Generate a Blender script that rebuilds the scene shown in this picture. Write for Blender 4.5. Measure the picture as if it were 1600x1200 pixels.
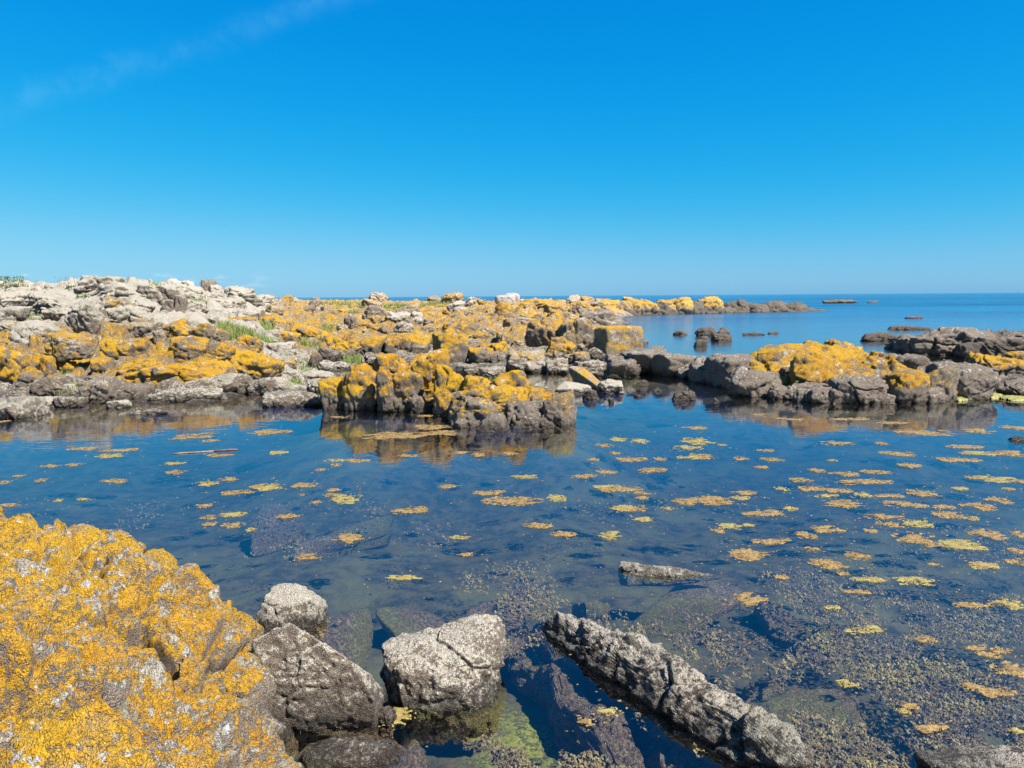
import bpy, bmesh, math, random
import numpy as np
from mathutils import Vector, Matrix

for o in list(bpy.data.objects):
    bpy.data.objects.remove(o)
SC = bpy.context.scene
COL = SC.collection
rad = math.radians

# ------------------------------------------------------------------ camera
F = 1160.0                      # focal length for a 1600 wide frame
EYE = 2.5
PITCH = math.atan(137.7 / F)
ROLL = -0.0068
CAMP = np.array([0.0, 0.0, EYE])
Fw = np.array([0, math.cos(PITCH), -math.sin(PITCH)])
R0 = np.array([1.0, 0, 0])
U0 = np.array([0, math.sin(PITCH), math.cos(PITCH)])
Rt = R0 * math.cos(ROLL) + U0 * math.sin(ROLL)
Up = -R0 * math.sin(ROLL) + U0 * math.cos(ROLL)
cam_d = bpy.data.cameras.new('camera')
cam = bpy.data.objects.new('camera', cam_d)
COL.objects.link(cam)
cam_d.sensor_width = 36.0
cam_d.lens = 36.0 * F / 1600.0
cam_d.clip_start = 0.05
cam_d.clip_end = 60000.0
M = Matrix.Identity(4)
for i in range(3):
    M[i][0] = Rt[i]; M[i][1] = Up[i]; M[i][2] = -Fw[i]; M[i][3] = CAMP[i]
cam.matrix_world = M
SC.camera = cam

# ------------------------------------------------------------------ light
SUN_EL = rad(50.0)
SUN_AZ = rad(124.0)            # clockwise from +Y (view direction): to the right and a little behind
SUN_DIR = Vector((math.sin(SUN_AZ) * math.cos(SUN_EL), math.cos(SUN_AZ) * math.cos(SUN_EL), math.sin(SUN_EL)))
sun_d = bpy.data.lights.new('sun', 'SUN')
sun_d.energy = 5.0
sun_d.angle = rad(0.5)
sun_d.color = (1.0, 0.95, 0.87)
sun = bpy.data.objects.new('sun', sun_d)
COL.objects.link(sun)
sun.rotation_euler = SUN_DIR.to_track_quat('Z', 'Y').to_euler()

SC.view_settings.view_transform = 'Standard'
SC.view_settings.look = 'None'
SC.view_settings.exposure = 1.45
SC.view_settings.gamma = 1.0
SC.view_settings.use_curve_mapping = False
SC.cycles.use_denoising = True
SC.cycles.max_bounces = 6
SC.cycles.transparent_max_bounces = 8


def pdir(px, py):
    v = Fw + (px - 800.0) / F * Rt + (600.0 - py) / F * Up
    return v


def at_d(px, py, d):
    v = pdir(px, py)
    return CAMP + v * (d / v[1])


def at_z(px, py, z=0.0):
    v = pdir(px, py)
    return CAMP + v * ((z - EYE) / v[2])


# node helper
class NT:
    def __init__(s, tree):
        s.t = tree; s.n = tree.nodes; s.l = tree.links
        s.n.clear()

    def add(s, typ, ins=None, **props):
        nd = s.n.new(typ)
        for k, v in props.items():
            setattr(nd, k, v)
        for k, v in (ins or {}).items():
            sock = nd.inputs[k]
            if isinstance(v, bpy.types.NodeSocket):
                s.l.new(v, sock)
            else:
                sock.default_value = v
        return nd

    def math(s, op, a, b=0.0, c=0.0, clamp=False):
        nd = s.add('ShaderNodeMath', operation=op, use_clamp=clamp)
        for i, v in enumerate((a, b, c)):
            if isinstance(v, bpy.types.NodeSocket):
                s.l.new(v, nd.inputs[i])
            else:
                nd.inputs[i].default_value = v
        return nd.outputs[0]

    def ramp(s, v, a, b, lo=0.0, hi=1.0, smooth=True):
        nd = s.add('ShaderNodeMapRange', {'Value': v, 'From Min': a, 'From Max': b, 'To Min': lo, 'To Max': hi},
                   interpolation_type='SMOOTHSTEP' if smooth else 'LINEAR', clamp=True)
        return nd.outputs[0]

    def mix(s, f, a, b):
        nd = s.add('ShaderNodeMix', data_type='RGBA')
        for sock, v in ((nd.inputs[0], f), (nd.inputs[6], a), (nd.inputs[7], b)):
            if isinstance(v, bpy.types.NodeSocket):
                s.l.new(v, sock)
            else:
                sock.default_value = v if isinstance(v, (int, float)) else tuple(v) + ((1.0,) if len(v) == 3 else ())
        return nd.outputs[2]

    def noise(s, vec, scale, detail=4.0, rough=0.55, dist=0.0):
        nd = s.add('ShaderNodeTexNoise', {'Vector': vec, 'Scale': scale, 'Detail': detail, 'Roughness': rough, 'Distortion': dist})
        return nd.outputs[0]


# ------------------------------------------------------------------ sky
world = bpy.data.worlds.new('World')
SC.world = world
world.use_nodes = True
w = NT(world.node_tree)
sky = w.add('ShaderNodeTexSky', sky_type='NISHITA', sun_disc=False, sun_elevation=SUN_EL, sun_rotation=SUN_AZ,
            air_density=1.0, dust_density=0.3, ozone_density=2.0, altitude=0.0)
sep = w.add('ShaderNodeSeparateColor', {0: sky.outputs[0]})
# gentle per channel grade of the whole sky (the saturated rendering of the photograph)
SKYG = ((4.2, 0.003108 / 2.73, 3.775 / 2.73), (0.9, 1.40 / 2.73, 23.5 / 2.73), (1.2, 4.687 / 2.73, 10.93 / 2.73))
ch = []
for k in range(3):
    g, a, c_ = SKYG[k]
    y_ = w.math('MULTIPLY', w.math('POWER', sep.outputs[k], g), a)
    ch.append(w.math('DIVIDE', y_, w.math('MULTIPLY_ADD', y_, 1.0 / c_, 1.0)))
comb = w.add('ShaderNodeCombineColor', {0: ch[0], 1: ch[1], 2: ch[2]})
wtc = w.add('ShaderNodeTexCoord')
wdir = wtc.outputs['Generated']
dA = Vector(pdir(0, 172)).normalized(); dB = Vector(pdir(480, 8)).normalized()
nrm = dA.cross(dB).normalized()
mid = (dA + dB).normalized()
dotn = w.add('ShaderNodeVectorMath', {0: wdir, 1: tuple(nrm)}, operation='DOT_PRODUCT').outputs['Value']
dotm = w.add('ShaderNodeVectorMath', {0: wdir, 1: tuple(mid)}, operation='DOT_PRODUCT').outputs['Value']
cn = w.noise(wdir, 9.0, 5.0, 0.6, 0.6)
cn2 = w.noise(wdir, 40.0, 4.0, 0.6)
off = w.math('MULTIPLY_ADD', w.math('SUBTRACT', cn, 0.5), 0.05, dotn)
band = w.ramp(w.math('ABSOLUTE', off), 0.0, 0.024, 1.0, 0.0)
along = w.ramp(dotm, 0.84, 0.95, 0.0, 1.0)
cir = w.math('MULTIPLY', w.math('MULTIPLY', band, along), w.ramp(w.math('MULTIPLY_ADD', cn2, 0.5, w.math('MULTIPLY', cn, 0.5)), 0.35, 0.7, 0.1, 1.0))
col = w.mix(w.math('MULTIPLY', cir, 0.15), comb.outputs[0], (0.95, 2.7, 3.9))
# tiny fair weather clouds low over the horizon on the left
wsep = w.add('ShaderNodeSeparateXYZ', {0: wdir})
mp = w.add('ShaderNodeVectorMath', {0: wdir, 1: (1.0, 1.0, 3.2)}, operation='MULTIPLY').outputs[0]
hn = w.noise(mp, 26.0, 5.0, 0.6)
hb = w.math('MULTIPLY', w.ramp(wsep.outputs[2], 0.012, 0.016), w.ramp(wsep.outputs[2], 0.020, 0.034, 1.0, 0.0))
hl = w.ramp(wsep.outputs[0], -0.62, -0.22, 1.0, 0.0)
hc = w.math('MULTIPLY', w.math('MULTIPLY', hb, hl), w.ramp(hn, 0.52, 0.68))
col = w.mix(w.math('MULTIPLY', hc, 0.85), col, (3.5, 3.75, 4.25))
bg = w.add('ShaderNodeBackground', {'Color': col, 'Strength': 0.10})
wo = w.add('ShaderNodeOutputWorld', {0: bg.outputs[0]})


# ------------------------------------------------------------------ numpy noise
def _h(ix, iy, iz, s):
    h = (ix * 374761393 + iy * 668265263 + iz * 2147483647 + s * 144665) & 0xFFFFFFFF
    h = ((h ^ (h >> 13)) * 1274126177) & 0xFFFFFFFF
    h = ((h ^ (h >> 16)) * 2246822519) & 0xFFFFFFFF
    return ((h ^ (h >> 15)) & 0xFFFFFF) / float(0xFFFFFF)


def vnoise(p, s=0):
    i = np.floor(p).astype(np.int64)
    f = p - i
    f = f * f * f * (f * (f * 6 - 15) + 10)
    x, y, z = i[:, 0], i[:, 1], i[:, 2]
    fx, fy, fz = f[:, 0], f[:, 1], f[:, 2]
    r = 0
    c = {}
    for dx in (0, 1):
        for dy in (0, 1):
            for dz in (0, 1):
                w_ = (fx if dx else 1 - fx) * (fy if dy else 1 - fy) * (fz if dz else 1 - fz)
                r = r + w_ * _h(x + dx, y + dy, z + dz, s)
    return r * 2 - 1


def fbm(p, octv=4, s=0, gain=0.5, lac=2.07, ridged=False):
    a = 1.0; t = 0.0; r = 0
    ang = 0.6
    for k in range(octv):
        n = vnoise(p, s + k * 17)
        if ridged:
            n = 1 - 2 * np.abs(n) ** 0.8
        r = r + a * n
        t += a
        a *= gain
        c_, s_ = math.cos(ang), math.sin(ang)
        p = np.stack([p[:, 0] * c_ - p[:, 1] * s_, p[:, 0] * s_ + p[:, 1] * c_, p[:, 2] + 3.7], 1) * lac
    return r / t


def voro(p, s=0, jit=0.9):
    """F1, F2 and a random value of the nearest cell"""
    i = np.floor(p).astype(np.int64)
    f1 = np.full(len(p), 9.0); f2 = np.full(len(p), 9.0); cid = np.zeros(len(p))
    for dx in (-1, 0, 1):
        for dy in (-1, 0, 1):
            for dz in (-1, 0, 1):
                cx, cy, cz = i[:, 0] + dx, i[:, 1] + dy, i[:, 2] + dz
                q = ((cx + 0.5 + jit * (_h(cx, cy, cz, s) - 0.5) - p[:, 0]) ** 2 +
                     (cy + 0.5 + jit * (_h(cx, cy, cz, s + 1) - 0.5) - p[:, 1]) ** 2 +
                     (cz + 0.5 + jit * (_h(cx, cy, cz, s + 2) - 0.5) - p[:, 2]) ** 2)
                r = _h(cx, cy, cz, s + 3)
                near = q < f1
                f2 = np.where(near, f1, np.minimum(f2, q))
                cid = np.where(near, r, cid)
                f1 = np.where(near, q, f1)
    return np.sqrt(f1), np.sqrt(f2), cid


def facets(p, s=0, jit=0.9, slope=1.0):
    """broken, tilted faces: every cell gets a plane of its own; returns the plane height and the distance to the joint"""
    i = np.floor(p).astype(np.int64)
    f1 = np.full(len(p), 9.0); f2 = np.full(len(p), 9.0)
    C = np.zeros((len(p), 3)); K = np.zeros((len(p), 3), np.int64)
    for dx in (-1, 0, 1):
        for dy in (-1, 0, 1):
            for dz in (-1, 0, 1):
                c = i + np.array([dx, dy, dz])
                cx, cy, cz = c[:, 0], c[:, 1], c[:, 2]
                ce = c + 0.5 + jit * (np.stack([_h(cx, cy, cz, s), _h(cx, cy, cz, s + 1), _h(cx, cy, cz, s + 2)], 1) - 0.5)
                q = ((ce - p) ** 2).sum(1)
                near = q < f1
                f2 = np.where(near, f1, np.minimum(f2, q))
                f1 = np.where(near, q, f1)
                C[near] = ce[near]; K[near] = c[near]
    g = np.stack([_h(K[:, 0], K[:, 1], K[:, 2], s + 4 + k) for k in range(3)], 1) * 2 - 1
    off = _h(K[:, 0], K[:, 1], K[:, 2], s + 9) - 0.5
    return ((p - C) * g).sum(1) * slope + off, np.sqrt(f2) - np.sqrt(f1)


def sstep(x, a, b):
    t = np.clip((x - a) / (b - a), 0, 1)
    return t * t * (3 - 2 * t)


# ------------------------------------------------------------------ object helpers
def mesh_np(name, v, faces, mat, smooth=True):
    """faces: (n,3) or (n,4) int array"""
    me = bpy.data.meshes.new(name)
    v = np.asarray(v, dtype=np.float32); faces = np.asarray(faces, dtype=np.int32)
    k = faces.shape[1]
    me.vertices.add(len(v)); me.vertices.foreach_set('co', v.ravel())
    me.loops.add(faces.size); me.loops.foreach_set('vertex_index', faces.ravel())
    me.polygons.add(len(faces))
    me.polygons.foreach_set('loop_start', np.arange(0, faces.size, k, dtype=np.int32))
    me.polygons.foreach_set('loop_total', np.full(len(faces), k, dtype=np.int32))
    me.polygons.foreach_set('use_smooth', np.full(len(faces), smooth))
    me.update(calc_edges=True)
    me.validate()
    if mat is not None:
        me.materials.append(mat)
    return me


def link(name, me, parent=None, **props):
    o = bpy.data.objects.new(name, me)
    COL.objects.link(o)
    if parent is not None:
        o.parent = parent
    for k, v in props.items():
        o[k] = v
    return o


def tag(o, label=None, cat=None, group=None, kind=None):
    if label: o['label'] = label
    if cat: o['category'] = cat
    if group: o['group'] = group
    if kind: o['kind'] = kind
    return o


_ICO = {}
def ico(level):
    if level not in _ICO:
        bm = bmesh.new()
        bmesh.ops.create_icosphere(bm, subdivisions=level, radius=1.0)
        v = np.array([x.co[:] for x in bm.verts]); f = np.array([[q.index for q in fc.verts] for fc in bm.faces])
        v /= np.linalg.norm(v, axis=1)[:, None]
        bm.free()
        _ICO[level] = (v, f)
    return _ICO[level]


def rock_shape(size, seed, level=5, p=20, planes=13, rough=1.0, crack=1.0, box=0.6, tilt=0.25, yaw=0.0,
               layers=0.0, wedge=None):
    """angular rock: a rounded convex polytope broken up by noise, joints and chipped cells; size is the full extent"""
    rs = np.random.RandomState(seed)
    u, f = ico(level)
    n = rs.normal(size=(planes, 3)); n /= np.linalg.norm(n, axis=1)[:, None]
    d = rs.uniform(0.80, 1.05, planes)
    if box > 0:
        bx = np.array([[1, 0, 0], [-1, 0, 0], [0, 1, 0], [0, -1, 0], [0, 0, 1], [0, 0, -1.0]])
        bx = bx + rs.normal(size=bx.shape) * 0.16 * tilt / 0.25
        bx /= np.linalg.norm(bx, axis=1)[:, None]
        n = np.vstack([n, bx]); d = np.concatenate([d, np.full(6, 1.0 - 0.25 * box)])
    if wedge:
        wn = np.array(wedge, float)
        n = np.vstack([n, wn[:, :3] / np.linalg.norm(wn[:, :3], axis=1)[:, None]]); d = np.concatenate([d, wn[:, 3]])
    s = ((np.clip(u @ n.T, 0, None) / d) ** p).sum(1)
    v = u * (np.maximum(s, 1e-5) ** (-1.0 / p))[:, None]
    c_, s_ = math.cos(yaw), math.sin(yaw)
    v = np.stack([v[:, 0] * c_ - v[:, 1] * s_, v[:, 0] * s_ + v[:, 1] * c_, v[:, 2]], 1)
    ext = (v.max(0) - v.min(0)) / 2
    cen = (v.max(0) + v.min(0)) / 2
    v = (v - cen) / ext
    size = np.asarray(size, float)
    v = v * size / 2
    L = float((size[0] * size[2] * size[1]) ** (1 / 3))
    rd = v / size ** 2                       # outward direction of the stretched body
    rd = rd / (np.linalg.norm(rd, axis=1)[:, None] + 1e-9)
    o = rs.uniform(-50, 50, 3)
    q = v / L + o
    warp = np.stack([vnoise(q * 2.3 + 11, 5), vnoise(q * 2.3 + 31, 6), vnoise(q * 2.3 + 71, 7)], 1) * 0.12
    disp = 0.045 * fbm(q * 1.7, 3, seed) + 0.028 * fbm(q * 4.5, 3, seed + 3, ridged=True) + 0.042 * fbm(q * 11, 4, seed + 9)
    fh, e = facets((q + warp * .7) * 1.9, seed + 5)
    disp = disp + crack * (0.085 * fh * sstep(e, 0.0, 0.07) - 0.075 * np.exp(-(e / 0.040) ** 2))
    fh, e = facets((q + warp) * 4.6, seed + 8)
    disp = disp + crack * (0.042 * fh * sstep(e, 0, 0.12) - 0.012 * np.exp(-(e / 0.06) ** 2))
    if layers:
        t = (q[:, 2] + 0.25 * vnoise(q * 1.3, 2)) * 5.5
        disp = disp - layers * 0.06 * np.exp(-((t - np.round(t)) / 0.13) ** 2)
    v = v + rd * (disp * rough * L * 0.9)[:, None]
    return v, f

# ------------------------------------------------------------------ materials
def new_mat(name):
    m = bpy.data.materials.new(name); m.use_nodes = True
    return m, NT(m.node_tree)


def oattr(t, name):
    return t.add('ShaderNodeAttribute', attribute_type='OBJECT', attribute_name=name).outputs['Fac']


def rock_material(name, fine=1.0, ground=False):
    m, t = new_mat(name)
    geo = t.add('ShaderNodeNewGeometry')
    P = geo.outputs['Position']
    sepP = t.add('ShaderNodeSeparateXYZ', {0: P}); Z = sepP.outputs[2]
    sepN = t.add('ShaderNodeSeparateXYZ', {0: geo.outputs['Normal']}); NZ = sepN.outputs[2]
    if ground:
        at = lambda k: t.add('ShaderNodeAttribute', attribute_type='GEOMETRY', attribute_name=k).outputs['Fac']
    else:
        at = lambda k: oattr(t, k)
    lich, pale, low = at('lichen'), at('pale'), at('tide')
    big = t.noise(P, 0.9, 3.0, 0.6)
    med = t.noise(P, 5.0 * fine, 5.0, 0.65)
    sm = t.noise(P, 22.0 * fine, 5.0, 0.7)
    gr = t.noise(P, 110.0 * fine, 3.0, 0.7)
    vo = t.add('ShaderNodeTexVoronoi', {'Vector': P, 'Scale': 60.0 * fine}, feature='F1').outputs['Distance']
    vc = t.add('ShaderNodeTexVoronoi', {'Vector': P, 'Scale': 34.0 * fine}, feature='F1').outputs['Color']
    vr = t.add('ShaderNodeSeparateColor', {0: vc}).outputs[0]
    # bare granite
    g = t.mix(t.ramp(gr, 0.34, 0.66), (0.125, 0.094, 0.072), (0.50, 0.405, 0.315))
    g = t.mix(t.ramp(sm, 0.48, 0.66, 0, 0.7), g, (0.52, 0.41, 0.32))
    g = t.mix(t.ramp(med, 0.5, 0.72, 0, 0.6), g, (0.15, 0.128, 0.105))
    # pale crust lichen
    pm = t.math('ADD', t.math('MULTIPLY', sm, 0.6), t.math('MULTIPLY', med, 0.4))
    pth = t.math('SUBTRACT', 0.665, t.math('MULTIPLY', pale, 0.31))
    pm = t.math('ADD', pm, t.ramp(NZ, -0.1, 0.7, -0.15, 0.03))  # crust favours tops; bare sides also carry their shade as colour
    pm = t.math('ADD', pm, t.math('MULTIPLY', t.math('SUBTRACT', vr, 0.5), 0.13))
    pm = t.math('ADD', pm, t.math('MULTIPLY', t.math('SUBTRACT', t.noise(P, 1.9 * fine, 3.0, 0.6), 0.5), 0.30))
    pf = t.ramp(t.math('SUBTRACT', pm, pth), -0.01, 0.03)
    pc = t.mix(t.ramp(gr, 0.3, 0.7), (0.50, 0.44, 0.345), (0.94, 0.84, 0.69))
    pc = t.mix(t.ramp(big, 0.5, 0.68, 0, 0.45), pc, (0.30, 0.31, 0.22))
    g = t.mix(pf, g, pc)
    # black shoreline band, thinned on crusted tops; shade of the sides put into colour
    hz = t.math('ADD', Z, t.math('MULTIPLY', t.math('SUBTRACT', med, 0.5), 0.55))
    hz2 = t.math('ADD', hz, t.math('MULTIPLY', t.math('SUBTRACT', sm, 0.5), 0.25))
    band = t.ramp(t.math('SUBTRACT', hz2, low), -0.20, 0.05, 1.0, 0.0)
    band = t.math('MULTIPLY', band, t.math('SUBTRACT', 1.0, t.math('MULTIPLY', t.ramp(NZ, 0.45, 0.85, 0.0, 0.8), t.math('MULTIPLY', pf, t.ramp(Z, 0.06, 0.14)))))
    bf = t.math('MULTIPLY', band, t.ramp(t.math('MULTIPLY_ADD', gr, 0.5, t.math('MULTIPLY', sm, 0.5)), 0.34, 0.60, 1.0, 0.45))
    darkc = t.mix(gr, (0.018, 0.014, 0.011), (0.11, 0.088, 0.068))
    g = t.mix(t.math('MULTIPLY', bf, 0.95), g, darkc)
    # orange yellow lichen
    ln = t.math('ADD', t.math('MULTIPLY', sm, 0.44), t.math('ADD', t.math('MULTIPLY', med, 0.36), t.math('MULTIPLY', gr, 0.20)))
    up = t.math('MULTIPLY', t.ramp(NZ, -0.5, 0.55, -0.10, 0.03), 1.0)
    th = t.math('SUBTRACT', 0.655, t.math('MULTIPLY', lich, 0.205))
    th = t.math('MULTIPLY_ADD', t.math('SUBTRACT', big, 0.5), 0.16, th)
    bare = t.noise(P, 2.6 * fine, 4.0, 0.65, 0.5)
    th = t.math('ADD', th, t.math('MULTIPLY', t.math('SUBTRACT', vr, 0.5), 0.055))
    th = t.math('ADD', th, t.ramp(bare, 0.53, 0.62, 0.0, 0.13))
    hgt = t.ramp(t.math('SUBTRACT', hz, low), -0.14, 0.16, -0.40, 0.0)
    lv = t.math('ADD', t.math('SUBTRACT', ln, th), t.math('ADD', up, hgt))
    lf = t.ramp(lv, -0.008, 0.012)
    lcol = t.mix(t.ramp(lv, 0.0, 0.05), (0.46, 0.32, 0.10), (0.93, 0.515, 0.005))
    lcol = t.mix(t.ramp(t.noise(P, 3.1 * fine, 5.0, 0.7), 0.52, 0.64, 0.0, 0.55), lcol, (0.58, 0.42, 0.20))
    lcol = t.mix(t.ramp(big, 0.35, 0.7, 0, 0.7), lcol, (0.78, 0.36, 0.014))
    lcol = t.mix(t.ramp(gr, 0.36, 0.46, 0.45, 0.0), lcol, (0.22, 0.14, 0.07))
    g = t.mix(t.math('MULTIPLY', lf, 0.97), g, lcol)
    # small white rosettes among the yellow
    ws = t.noise(P, 6.0 * fine, 4.0, 0.65, 0.3)
    wf = t.math('MULTIPLY', t.ramp(ws, 0.625, 0.645), t.ramp(NZ, 0.1, 0.5))
    wf = t.math('MULTIPLY', wf, t.ramp(t.math('SUBTRACT', Z, low), 0.2, 0.4))
    g = t.mix(wf, g, (0.78, 0.77, 0.75))
    # below the water line: brown and olive film
    sub = t.ramp(Z, -0.035, 0.015, 1.0, 0.0)
    subc = t.mix(t.ramp(sm, 0.35, 0.65), (0.10, 0.065, 0.038), (0.50, 0.30, 0.20))
    subc = t.mix(t.ramp(big, 0.48, 0.6, 0, 0.7), subc, (0.30, 0.27, 0.06))
    g = t.mix(t.math('MULTIPLY', sub, 0.85), g, subc)
    wet = t.math('MAXIMUM', t.ramp(hz2, 0.02, 0.12, 0.24, 0.57, smooth=False), t.math('MULTIPLY', sub, 0.55))
    g = t.add('ShaderNodeVectorMath', {0: g, 3: wet}, operation='SCALE').outputs[0]
    rough = t.ramp(Z, 0.0, 0.07, 0.22, 0.88)
    # relief
    h = t.math('ADD', t.math('MULTIPLY', sm, 0.55), t.math('ADD', t.math('MULTIPLY', gr, 0.20), t.math('MULTIPLY', med, 0.5)))
    h = t.math('ADD', h, t.math('MULTIPLY', vo, 0.22))
    h = t.math('ADD', h, t.math('ADD', t.math('MULTIPLY', lf, 0.10), t.math('MULTIPLY', pf, 0.10)))
    crk = t.add('ShaderNodeTexVoronoi', {'Vector': t.add('ShaderNodeVectorMath', {0: P, 1: t.add('ShaderNodeTexNoise', {'Vector': P, 'Scale': 4.0, 'Detail': 3.0}).outputs[1]}, operation='MULTIPLY_ADD').outputs[0], 'Scale': 5.0 * fine}, feature='DISTANCE_TO_EDGE')
    crk.inputs['Vector'].links[0].from_node.inputs[2].default_value = (0, 0, 0)
    h = t.math('ADD', h, t.math('MULTIPLY', t.ramp(crk.outputs['Distance'], 0.0, 0.06), 0.22))
    bmp = t.add('ShaderNodeBump', {'Height': h, 'Strength': 1.0, 'Distance': 0.075 if fine < 1.5 else 0.055})
    b = t.add('ShaderNodeBsdfPrincipled', {'Base Color': g, 'Roughness': rough, 'Normal': bmp.outputs[0], 'Specular IOR Level': 0.3})
    t.add('ShaderNodeOutputMaterial', {0: b.outputs[0]})
    return m


ROCK = rock_material('lichened_granite', 1.0)
ROCKNEAR = rock_material('near_lichened_granite', 1.9)
GROUND = rock_material('bedrock_ground', 1.0, ground=True)


def simple(name, c1, c2, scale, rough=0.8, bump=0.3, holes=0.0, dist=0.01):
    c1 = tuple(x * .52 for x in c1); c2 = tuple(x * .52 for x in c2)
    m, t = new_mat(name)
    P = t.add('ShaderNodeNewGeometry').outputs['Position']
    n = t.noise(P, scale, 4.0, 0.7)
    b = t.add('ShaderNodeBsdfPrincipled', {'Base Color': t.mix(t.ramp(n, 0.3, 0.7), c1, c2), 'Roughness': rough,
              'Normal': t.add('ShaderNodeBump', {'Height': n, 'Strength': bump, 'Distance': dist}).outputs[0]})
    sh = b.outputs[0]
    if holes:   # a porous film with gaps between its strands
        hn = t.noise(P, 75, 3.0, 0.7); h2 = t.noise(P, 9, 3.0, 0.6)
        k = t.ramp(t.math('MULTIPLY_ADD', hn, .55, t.math('MULTIPLY', h2, .45)), holes - .03, holes + .03, 1.0, 0.0)
        sh = t.add('ShaderNodeMixShader', {0: k, 1: sh, 2: t.add('ShaderNodeBsdfTransparent').outputs[0]}).outputs[0]
    t.add('ShaderNodeOutputMaterial', {0: sh})
    return m


MAT_OCHRE = simple('floating_algae', (0.17, 0.10, 0.035), (0.52, 0.33, 0.09), 26, 0.75, 0.9, holes=.45, dist=0.02)
MAT_LIME = simple('green_floating_algae', (0.30, 0.19, 0.05), (0.45, 0.40, 0.10), 14, 0.75, 0.9, holes=.45, dist=0.02)
MAT_WHITE = simple('white_block_stone', (0.42, 0.36, 0.33), (0.58, 0.52, 0.48), 6, 0.85, 0.3)
MAT_LOG = simple('weathered_wood', (0.10, 0.075, 0.07), (0.20, 0.13, 0.10), 12, 0.8, 0.5)
MAT_STICK = simple('bleached_stick', (0.24, 0.16, 0.11), (0.42, 0.32, 0.24), 9, 0.7, 0.3)
MAT_GRASS = simple('grass_blade', (0.14, 0.22, 0.03), (0.34, 0.38, 0.09), 3, 0.6, 0.0)
MAT_LEAF = simple('shrub_leaf', (0.09, 0.15, 0.03), (0.24, 0.29, 0.06), 8, 0.6, 0.0)
MAT_STRAW = simple('dry_stalk', (0.18, 0.15, 0.08), (0.30, 0.25, 0.14), 8, 0.8, 0.0)
MAT_WEED = simple('seaweed', (0.13, 0.065, 0.055), (0.50, 0.34, 0.09), 2.6, 0.6, 0.0)
MAT_SLIME = simple('shore_green_algae', (0.20, 0.20, 0.03), (0.48, 0.44, 0.13), 14, 0.7, 0.6, dist=0.03)
MAT_FEATHER = simple('gull_feather', (0.78, 0.78, 0.77), (0.86, 0.86, 0.85), 8, 0.7, 0.0)
MAT_GREYF = simple('gull_grey', (0.34, 0.36, 0.39), (0.42, 0.44, 0.47), 8, 0.7, 0.0)
MAT_BILL = simple('gull_bill', (0.7, 0.35, 0.02), (0.75, 0.42, 0.03), 8, 0.5, 0.0)
MAT_DARK = simple('dark_paint', (0.02, 0.02, 0.025), (0.05, 0.05, 0.055), 8, 0.5, 0.0)

# sea bed
SEABED, t = new_mat('sea_bed_silt')
P = t.add('ShaderNodeNewGeometry').outputs['Position']
n1 = t.noise(P, 0.9, 4.0, 0.6, 0.5); n2 = t.noise(P, 5.0, 5.0, 0.7); n3 = t.noise(P, 26.0, 4.0, 0.7)
c = t.mix(t.ramp(n2, 0.35, 0.65), (0.008, 0.012, 0.014), (0.085, 0.064, 0.030))
c = t.mix(t.ramp(n1, 0.50, 0.64, 0, 0.75), c, (0.105, 0.095, 0.036))
# bright yellow green growth in the shallow gully near the viewer
gp = at_z(830, 1165, -0.45)
dv = t.add('ShaderNodeVectorMath', {0: P, 1: tuple(gp)}, operation='DISTANCE').outputs['Value']
gf = t.math('MULTIPLY', t.ramp(t.math('MULTIPLY_ADD', t.math('SUBTRACT', n2, 0.5), 1.4, dv), 0.0, 0.75, 1.0, 0.0), t.ramp(n3, 0.42, 0.58, 0.1, 1.0))
c = t.mix(gf, c, (0.26, 0.25, 0.02))
c = t.mix(t.ramp(n3, 0.55, 0.8, 0, 0.5), c, (0.14, 0.10, 0.05))
c = t.add('ShaderNodeVectorMath', {0: c, 3: 0.76}, operation='SCALE').outputs[0]
b = t.add('ShaderNodeBsdfPrincipled', {'Base Color': c, 'Roughness': 0.9,
          'Normal': t.add('ShaderNodeBump', {'Height': n3, 'Strength': 0.6, 'Distance': 0.05}).outputs[0]})
t.add('ShaderNodeOutputMaterial', {0: b.outputs[0]})

# water: a clear, slightly turbid film with real fresnel reflection; the open sea is opaque blue
WATER, t = new_mat('sea_water')
P = t.add('ShaderNodeNewGeometry').outputs['Position']
sp = t.add('ShaderNodeSeparateXYZ', {0: P})
X, Y = sp.outputs[0], sp.outputs[1]
DEP = t.add('ShaderNodeAttribute', attribute_type='GEOMETRY', attribute_name='water_depth').outputs['Fac']
ls = t.add('ShaderNodeVectorMath', {0: P, 1: (0.30, 1.0, 1.0)}, operation='MULTIPLY').outputs[0]
wn1 = t.noise(P, 1.3, 2.0, 0.5); wn2 = t.noise(ls, 5.5, 3.0, 0.55); wn3 = t.noise(ls, 1.0, 5.0, 0.6); wn4 = t.noise(t.add('ShaderNodeVectorMath', {0: P, 1: (0.16, 1.0, 1.0)}, operation='MULTIPLY').outputs[0], 0.16, 7.0, 0.8)
open_ = t.ramp(t.math('ADD', Y, t.math('MULTIPLY', X, 0.35)), 38.0, 120.0)            # 0 in the pool, 1 out at sea
far = t.ramp(Y, 60.0, 200.0)
turb = t.ramp(Y, 5.0, 17.0, 0.03, 0.62)
cloud = t.noise(P, 0.55, 4.0, 0.65, 0.4)
turb = t.math('ADD', turb, t.math('MULTIPLY', t.math('SUBTRACT', cloud, 0.5), t.ramp(Y, 5.0, 15.0, 0.06, 0.5)), clamp=True)
turb = t.math('MULTIPLY', turb, t.ramp(DEP, 0.12, 0.85, 0.06, 1.0))
turb = t.math('MAXIMUM', turb, t.ramp(open_, 0.0, 0.4))
milky = t.mix(t.ramp(t.noise(P, 1.8, 5.0, 0.7, 0.8), 0.42, 0.75), (0.005, 0.018, 0.066), (0.026, 0.044, 0.084))
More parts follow.
